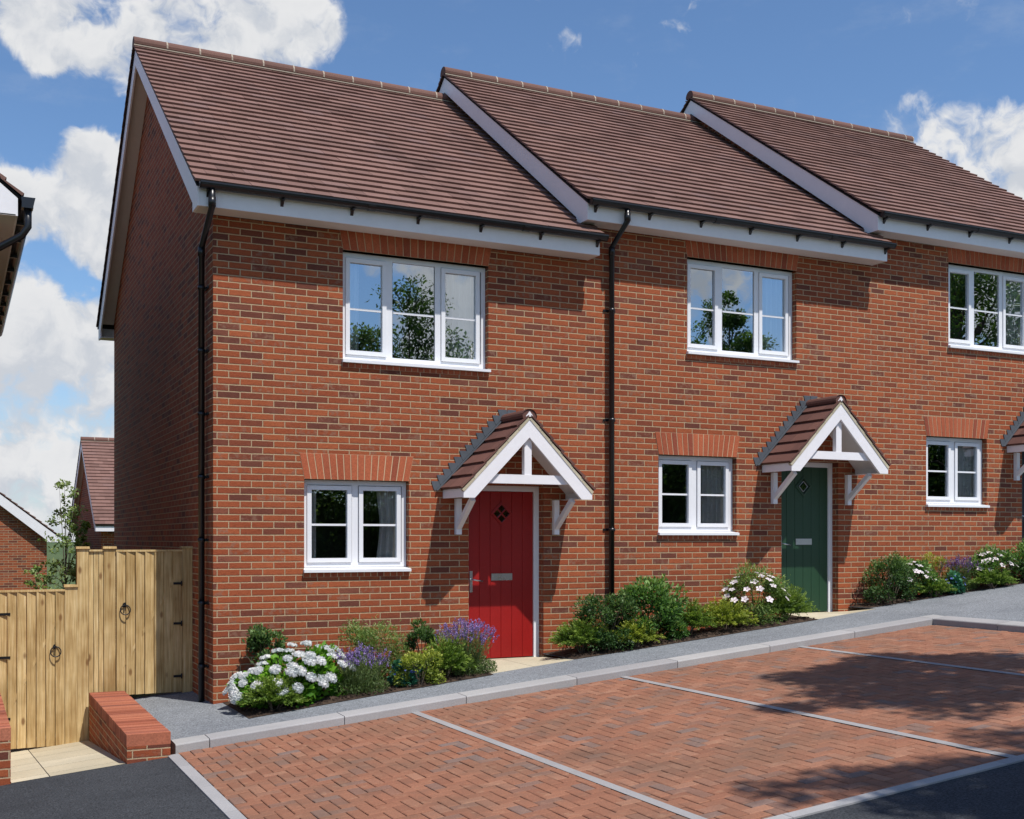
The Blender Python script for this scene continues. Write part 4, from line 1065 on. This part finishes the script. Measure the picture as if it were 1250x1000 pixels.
def daisies(t, pts, mat, r):
    """open five-petalled blooms"""
    key = ('daisy', mat.name, r)
    if key not in _heads:
        mb = MB()
        for k in range(5):
            a = k * 2 * math.pi / 5; c, s = math.cos(a), math.sin(a); c1, s1 = math.cos(a + .55), math.sin(a + .55); c2, s2 = math.cos(a - .55), math.sin(a - .55)
            mb.face([(0, 0, 0), (r * .72 * c2, r * .72 * s2, r * .22), (r * c, r * s, r * .16), (r * .72 * c1, r * .72 * s1, r * .22)], 0, .4 + .5 * R.random())
        mb.tube([(0, 0, 0), (0, 0, r * .2)], r * .14, 6, 0, True, 0.0)
        o = mb.build('flower_head', mat); _heads[key] = o.data; bpy.data.objects.remove(o)
    for p, d in pts:
        o = bpy.data.objects.new('flower_head', _heads[key]); COL.objects.link(o); o.parent = t
        o.rotation_euler = Vector(d).to_track_quat('Z', 'Y').to_euler(); o.location = p; s = R.uniform(.8, 1.2); o.scale = (s, s, s)
def dome_pts(n, rx, ry, h, lo=.35, front=True, mind=.09):
    P = []; tries = 0
    while len(P) < n and tries < 6000:
        tries += 1
        u = Vector((R.gauss(0, 1), R.gauss(0, 1), abs(R.gauss(0, 1)) * .9 + .05)).normalized()
        if front and u.y > .45: continue
        p = Vector((u.x * rx, u.y * ry, h * .32 + u.z * h * .68))
        if p.z < lo * h: continue
        if any((p - q).length < mind for q, _ in P): continue
        P.append((p, (u + Vector((R.uniform(-.3, .3), -.2, .75))).normalized()))
    return P
# --- bed of the red-door house
hy = shrub('hydrangea', .64, -.68, .54, .40, .58, MT['leaf_bright'], 2300, .080, 'white flowering shrub with big rounded flower heads at the house corner', 'flowering shrub', None, 30, .62)
flowers(hy, dome_pts(44, .64, .46, .66, .16, True, .105), MT['petal_white'], .060, 120, .34)
for ch in hy.children:
    skew = lambda x: .80 + .32 * max(-1, min(1, x / .6))
    if ch.name.startswith('flower_head'): ch.location.z *= skew(ch.location.x); ch.location += Vector((R.uniform(-.04, .04), R.uniform(-.05, .02), R.uniform(-.03, .04)))
    elif ch.name.startswith('foliage'):
        n = len(ch.data.vertices); q = np.empty(n * 3); ch.data.vertices.foreach_get('co', q); q = q.reshape(-1, 3)
        q[:, 2] *= .80 + .32 * np.clip(q[:, 0] / .6, -1, 1); ch.data.vertices.foreach_set('co', q.ravel()); ch.data.update()
conifer(.40, -1.05, .31, .22, .30, MT['leaf_conifer'], 'low fan leaved conifer in front of the white flowers', 210)
shrub('shrub', .52, -.22, .24, .18, .86, MT['leaf_dark'], 1300, .05, 'small upright shrub with pale leaf tips behind the white flowers', spiky=.12, clumps=16)
lavender(1.40, -.84, .31, .26, .52, 'shorter lavender right beside the white flowers', 110)
shrub('feathery_shrub', 1.74, -.36, .42, .26, .70, MT['leaf_feather'], 5200, .042, 'airy pale green feathery shrub against the wall between lavender and dark shrub', spiky=.16, clumps=26, aspect=.22, jit=.8)
tl = shrub('blue_flower_plant', 1.93, -.80, .17, .15, .27, MT['leaf_teal'], 420, .055, 'small teal leaved plant with blue flowers beside yellow green shrub', 'flowering plant', None, 10, .6)
daisies(tl, dome_pts(16, .17, .15, .28, .4, True, .045), MT['petal_blue'], .020)
shrub('yellow_shrub', 2.04, -.94, .25, .19, .36, MT['leaf_yellow'], 1500, .032, 'low yellow green shrub at the bed edge under the lavender', clumps=20)
shrub('shrub', 2.30, -.36, .22, .20, .62, MT['leaf_dark'], 1500, .042, 'dark rounded shrub against the wall left of the big lavender', clumps=18)
conifer(2.40, -.80, .31, .22, .42, MT['leaf_conifer'], 'feathery conifer between yellow shrub and big lavender', 120)
lavender(2.72, -.66, .36, .28, .62, 'big lavender in full purple flower beside the red door', 200)
# --- bed of the green-door house
conifer(4.33, -.50, .40, .28, .38, MT['leaf_conifer'], 'low spreading conifer just right of the red door', 150)
shrub('shrub', 4.68, -.50, .38, .34, 0.76, MT['leaf_dark'], 3200, .040, 'dense dark round shrub in front of the drainpipe', clumps=40)
conifer(4.98, -.70, .34, .16, .30, MT['leaf_yellow'], 'yellow green conifer sprays low in front of the two round shrubs', 90)
shrub('shrub', 5.32, -.46, .46, .34, 0.80, MT['leaf_mid'], 2600, .058, 'largest round shrub with brighter leaves right of the drainpipe', clumps=44, spiky=.06)
conifer(5.92, -.46, .42, .28, .40, MT['leaf_conifer'], 'green conifer under the left half of the middle ground floor window', 130)
conifer(6.46, -.50, .42, .28, .36, MT['leaf_yellow'], 'yellow green conifer under the right half of the middle ground floor window', 130)
fs = shrub('rock_rose', 7.06, -.34, .46, .30, .74, MT['leaf_feather'], 3600, .046, 'feathery shrub with pale pink open flowers beside the green door', 'flowering shrub', None, 30, .3, .7, None, .1)
daisies(fs, dome_pts(30, .52, .38, .68, .45, True, .085), MT['petal_pink'], .056)
conifer(7.52, -.44, .40, .24, .40, MT['leaf_conifer'], 'low conifer at the foot of the green door', 140)
# --- bed of the last house
shrub('shrub', 9.52, -.30, .40, .28, .62, MT['leaf_dark'], 2400, .036, 'dark round shrub at the left end of the farthest bed', clumps=34)
fs = shrub('rock_rose', 10.00, -.22, .40, .20, .52, MT['leaf_mid'], 1500, .05, 'first pink white flowering shrub right of the dark round shrub', 'flowering shrub', None, 22, .45)
daisies(fs, dome_pts(20, .40, .22, .52, .4, True, .07), MT['petal_pink'], .055)
conifer(10.28, -.36, .40, .14, .24, MT['leaf_conifer'], 'low conifer at the path edge of the farthest bed', 90)
shrub('feathery_shrub', 10.55, -.12, .34, .12, .60, MT['leaf_yellow'], 1200, .040, 'yellow feathery shrub by the wall under the farthest ground floor window', spiky=.12, clumps=16, aspect=.22)
lavender(11.00, -.20, .34, .16, .52, 'dark purple lavender in the middle of the farthest bed', 110, 'petal_plum')
tl = shrub('blue_flower_plant', 10.74, -.34, .22, .10, .26, MT['leaf_teal'], 420, .05, 'blue flowered plant at the path edge below the purple lavender', 'flowering plant', None, 10, .6)
daisies(tl, dome_pts(14, .22, .10, .28, .4, True, .045), MT['petal_blue'], .022)
fs = shrub('rock_rose', 11.70, -.20, .46, .20, .54, MT['leaf_mid'], 1500, .05, 'second pink white flowering shrub right of the purple lavender', 'flowering shrub', None, 22, .45)
daisies(fs, dome_pts(20, .46, .22, .54, .4, True, .08), MT['petal_pink'], .058)
conifer(11.45, -.40, .44, .12, .24, MT['leaf_conifer'], 'low conifer below the second pink white flowering shrub', 90)
shrub('shrub', 12.55, -.28, .46, .30, .68, MT['leaf_mid'], 2400, .045, 'round green shrub cut by the right edge of the frame', clumps=36)

# ------------------------------------------------------------------ trees
def tree(name, label, loc, h, crown, leafm, nl, size, trunk_r, clumps, group=None, lean=(0, 0), limbs=14, seed=1):
    """crown: (cx,cy,cz,rx,ry,rz) in local units"""
    rg = np.random.default_rng(seed); rr = random.Random(seed)
    t = thing(name, label, 'tree', loc, group)
    cx, cy, cz, rx, ry, rz = crown
    mb = MB(); top = (cx, cy, cz + rz * .55)
    tp = [(0, 0, -.15), (cx * .25 + lean[0], cy * .25, h * .22), (cx * .6, cy * .6 + lean[1], h * .45), (cx, cy, cz), top]
    mb.tube(tp, [trunk_r, trunk_r * .8, trunk_r * .62, trunk_r * .42, trunk_r * .1], 9)
    u = rg.normal(size=(clumps, 3)); u /= np.linalg.norm(u, axis=1, keepdims=True)
    cc = u * (rg.uniform(.12, 1, (clumps, 1)) ** .5) * np.array([rx, ry, rz]); 
    tap = 1 - .45 * np.clip(cc[:, 2:3] / rz, -.2, 1); cc[:, :2] *= tap
    cc += np.array([cx, cy, cz])
    for i in range(min(limbs, clumps)):
        e = cc[i]; f = rr.uniform(.3, .75); s = np.array([cx, cy, cz - rz * .75]) * (1 - f) + np.array(top) * f
        s[2] = min(s[2], e[2] - .02 * h)
        m = (s + e) / 2 + np.array([0, 0, rz * .06])
        mb.tube([s, m, e], [trunk_r * .3, trunk_r * .2, trunk_r * .06], 6, 0, False)
    mb.build('trunk', MT['trunk'], t)
    cr = rg.uniform(.14, .27, clumps) * min(rx, rz)
    idx = rg.integers(0, clumps, nl); o = rg.normal(size=(nl, 3)); o /= np.linalg.norm(o, axis=1, keepdims=True)
    c = cc[idx] + o * (cr[idx] * rg.uniform(.1, 1.1, nl) ** .6)[:, None] * np.array([1.1, 1.1, .8])
    q = leaves(c, o + np.array([0, 0, -.1]), size, .55, .8)
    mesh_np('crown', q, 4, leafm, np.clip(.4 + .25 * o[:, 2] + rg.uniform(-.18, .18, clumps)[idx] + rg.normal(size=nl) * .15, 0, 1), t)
    return t
# young tree behind the lower gate
yt = tree('young_tree', 'slim young tree with small pale green leaves behind the gates', (-1.20, 3.7, -.45), 3.0, (0, 0, 1.85, .38, .34, 1.22), MT['leaf_sap'], 2000, .055, .022, 110, None, (0, 0), 40, 4)
tree('young_tree', 'leafy young tree beside the taller post, yellower in leaf', (-.90, 4.1, -.4), 2.5, (0, 0, 1.95, .17, .16, .50), MT['leaf_yellow'], 900, .06, .02, 26, None, (0, 0), 12, 5)
bpy.data.objects[yt.name]
tree('young_tree', 'spindly young tree with few low branches in front of the far gable', (-1.62, 4.0, -.45), 2.1, (.08, 0, 1.62, .24, .2, .34), MT['leaf_sap'], 260, .06, .018, 16, None, (0, 0), 14, 6)
# trees over the road: they shade the bays and stand in the window reflections
GR = 'trees across the road'
tree('street_tree', 'spreading tree across the road shading the upper parking bays', (10.9, -10.6, lev(10.9, -.1)), 12, (-3.3, 1.8, 8.5, 1.9, 1.5, 1.5), MT['leaf_tree'], 12000, .14, .2, 46, GR, (.2, 0), 26, 21)
tree('street_tree', 'tree nearest the camera shading the lower parking bays', (3.5, -12.9, lev(3.5, -.1)), 12.5, (1.9, .35, 9.5, 2.1, 1.8, 1.6), MT['leaf_tree'], 9000, .14, .19, 40, GR, (.3, 0), 22, 22)
tree('garden_tree', 'pointed tree mirrored in the left upper window', (10.2, -20.5, .6), 9.8, (0, 0, 5.2, 3.0, 2.4, 4.4), MT['leaf_tree'], 26000, .12, .17, 120, GR, (0, 0), 30, 24)
tree('garden_tree', 'tree mirrored in the middle upper window', (22.2, -20.5, 1.5), 9, (0, 0, 5.2, 2.3, 2.2, 3.9), MT['leaf_tree_light'], 24000, .12, .17, 110, GR, (0, 0), 30, 25)
tree('garden_tree', 'tall broad tree mirrored in the right upper window', (33.5, -20.5, 2.5), 14, (0, 0, 7.2, 5.0, 3.4, 5.8), MT['leaf_tree_light'], 36000, .15, .24, 140, GR, (0, 0), 34, 26)
hg = thing('hedge', 'long clipped mixed hedge across the road', 'hedge', (18, -22.5, 1.2))
n = 42000; c = np.stack([NR.uniform(-16, 20, n), NR.uniform(-.7, 1.0, n), NR.random(n) ** .7 * 3.6], 1); c[:, 2] *= 1 + .22 * np.sin(c[:, 0] * 1.3) * np.cos(c[:, 0] * .47 + 1); c[:, 2] += c[:, 0] * SL
mesh_np('foliage', leaves(c, unit(n) + np.array([0, .4, .3]), .17, .55, .7), 4, MT['leaf_tree_light'], np.clip(NR.normal(size=n) * .2 + .3 + .3 * np.sin(c[:, 0] * 2.3) + .2 * np.sin(c[:, 0] * .9 + c[:, 2] * 2), 0, 1), hg)

hb = MB()
for i in range(36):
    xa, xb = -16 + i, -15 + i; hh = lambda x: 2.7 * (1 + .22 * math.sin(x * 1.3) * math.cos(x * .47 + 1)) + x * SL
    hb.hexa([(xa, -.35, xa * SL - .3), (xb, -.35, xb * SL - .3), (xb, .2, xb * SL - .3), (xa, .2, xa * SL - .3), (xa, -.3, hh(xa)), (xb, -.3, hh(xb)), (xb, .15, hh(xb)), (xa, .15, hh(xa))], 0, R.random() * .3)
hb.build('inner_growth', MT['leaf_tree'], hg)

# ------------------------------------------------------------------ sky, sun, camera
SUN = Vector((.36, -1.0, 2.05)).normalized()          # towards the sun
w = bpy.data.worlds.new('World'); scene.world = w; w.use_nodes = True
nt = w.node_tree; nt.nodes.clear()
out = nt.nodes.new('ShaderNodeOutputWorld'); bg = nt.nodes.new('ShaderNodeBackground')
sky = N(nt, 'ShaderNodeTexSky', sky_type='NISHITA'); sky.sun_disc = False
sky.sun_elevation = math.asin(SUN.z); sky.sun_rotation = math.atan2(SUN.x, SUN.y); sky.altitude = 80; sky.air_density = 1.0; sky.dust_density = .35; sky.ozone_density = 2.2
tc = N(nt, 'ShaderNodeTexCoord').outputs['Generated']
nrm = N(nt, 'ShaderNodeVectorMath', operation='NORMALIZE'); nt.links.new(tc, nrm.inputs[0]); D = nrm.outputs[0]
sp = N(nt, 'ShaderNodeSeparateXYZ'); nt.links.new(D, sp.inputs[0])
skyc = MIX(nt, 1.0, sky.outputs[0], (.93, 1.10, 1.26), 'MULTIPLY')
# cumulus banks in their compass directions: (azimuth from +Y towards +X, elevation, angular radius) in degrees
BANKS = [(3.3, 23.4, 1.4), (5.8, 23.4, 2.0), (8.7, 23.4, 2.6), (11.8, 23.6, 2.6), (14.5, 23.9, 1.9), (16.3, 23.9, 1.0), (4.0, 21.6, .8),
         (6.1, 16.6, 1.5), (6.0, 14.4, 1.4), (4.4, 14.8, 1.3), (2.6, 14.6, 1.3), (3.0, 11.4, 1.3), (6.6, 12.9, .7),
         (2.6, 8.4, 2.1), (5.3, 8.6, 2.0), (4.0, 6.6, 2.1), (2.0, 5.2, 2.0), (6.0, 6.3, 1.8), (3.1, 2.4, 2.0), (5.4, 3.2, 1.6), (2.0, 0.7, 2.4), (5.6, 1.2, 1.6), (0.6, 6.5, 2.8),
         (47.2, 18.1, 1.2, .85), (48.5, 17.3, 1.5, .85), (50.0, 17.5, 1.5, .9), (49.3, 15.9, 1.3, .7), (51.6, 17.0, 2.0), (45.3, 19.3, .8, .5),
         (57, 16, 5), (-8, 10, 7), (-14, 22, 7), (70, 14, 9),
         (152, 10, 6), (163, 27, 4), (121, 24, 4), (139, 36, 4), (132, 14, 4), (200, 18, 8)]
mask = None
for az, el, rad, *wt in BANKS:
    a, e_ = math.radians(az), math.radians(el); c = (math.sin(a) * math.cos(e_), math.cos(a) * math.cos(e_), math.sin(e_))
    dp = N(nt, 'ShaderNodeVectorMath', operation='DOT_PRODUCT'); nt.links.new(D, dp.inputs[0]); dp.inputs[1].default_value = c
    b = SMOOTH(nt, dp.outputs['Value'], math.cos(math.radians(rad * 2.0)), math.cos(math.radians(rad * .3)), 0, wt[0] if wt else 1)
    mask = b if mask is None else M(nt, 'MAXIMUM', mask, b)
wq = N(nt, 'ShaderNodeVectorMath', operation='ADD'); nt.links.new(D, wq.inputs[0]); nt.links.new(VSCALE(nt, NOISE(nt, D, 22, 3, .5, 1), (.045, .045, .045)), wq.inputs[1])
n1 = NOISE(nt, wq.outputs[0], 14, 9, .58); n2 = NOISE(nt, D, 7, 4, .5)
up = N(nt, 'ShaderNodeVectorMath', operation='ADD'); nt.links.new(wq.outputs[0], up.inputs[0]); up.inputs[1].default_value = (.006, -.01, .022)
n3 = NOISE(nt, up.outputs[0], 14, 6, .58)
den = M(nt, 'ADD', M(nt, 'MULTIPLY', mask, .50), M(nt, 'ADD', M(nt, 'MULTIPLY', n1, 1.75), M(nt, 'MULTIPLY', n2, .35)))
alpha = SMOOTH(nt, den, 1.26, 1.52)
wisp = M(nt, 'MULTIPLY', SMOOTH(nt, NOISE(nt, VSCALE(nt, D, (1, 1, 2.4)), 7, 7, .65), .52, .8), .16)
shade = SMOOTH(nt, M(nt, 'SUBTRACT', n1, n3), -.10, .10)
core = SMOOTH(nt, den, 1.45, 1.9)
ccol = MIX(nt, shade, (5.3, 5.6, 6.1), (7.2, 7.25, 7.35))
ccol = MIX(nt, M(nt, 'MULTIPLY', core, .35), ccol, (5.6, 5.8, 6.2))
haze = SMOOTH(nt, sp.outputs[2], .0, .22, .5, 0)
skyc = MIX(nt, haze, skyc, (4.5, 5.1, 6.1))
skyc = MIX(nt, wisp, skyc, (6.0, 6.3, 6.6))
fin = MIX(nt, alpha, skyc, ccol)
nt.links.new(fin, bg.inputs[0]); bg.inputs[1].default_value = .112
nt.links.new(bg.outputs[0], out.inputs[0])

sl = bpy.data.lights.new('sun', 'SUN'); sl.energy = 5.0; sl.angle = math.radians(.53); sl.color = (1.0, .965, .91)
so = bpy.data.objects.new('sun', sl); COL.objects.link(so); so.rotation_euler = (-SUN).to_track_quat('-Z', 'Y').to_euler(); so.location = (10, -30, 40)

cam = bpy.data.cameras.new('camera'); co = bpy.data.objects.new('camera', cam); COL.objects.link(co)
co.location = (-2.546, -12.647, 1.815); co.rotation_euler = (math.pi / 2, 0, -math.radians(26.005))
cam.sensor_fit = 'HORIZONTAL'; cam.sensor_width = 36; cam.lens = 36 * 1398.08 / 1250; cam.shift_y = 157.7 / 1250
cam.clip_start = .05; cam.clip_end = 4000
scene.camera = co
scene.view_settings.view_transform = 'Standard'; scene.view_settings.look = 'None'; scene.view_settings.exposure = 0; scene.view_settings.gamma = 1
scene.render.engine = 'CYCLES'
scene.cycles.max_bounces = 8; scene.cycles.transparent_max_bounces = 12
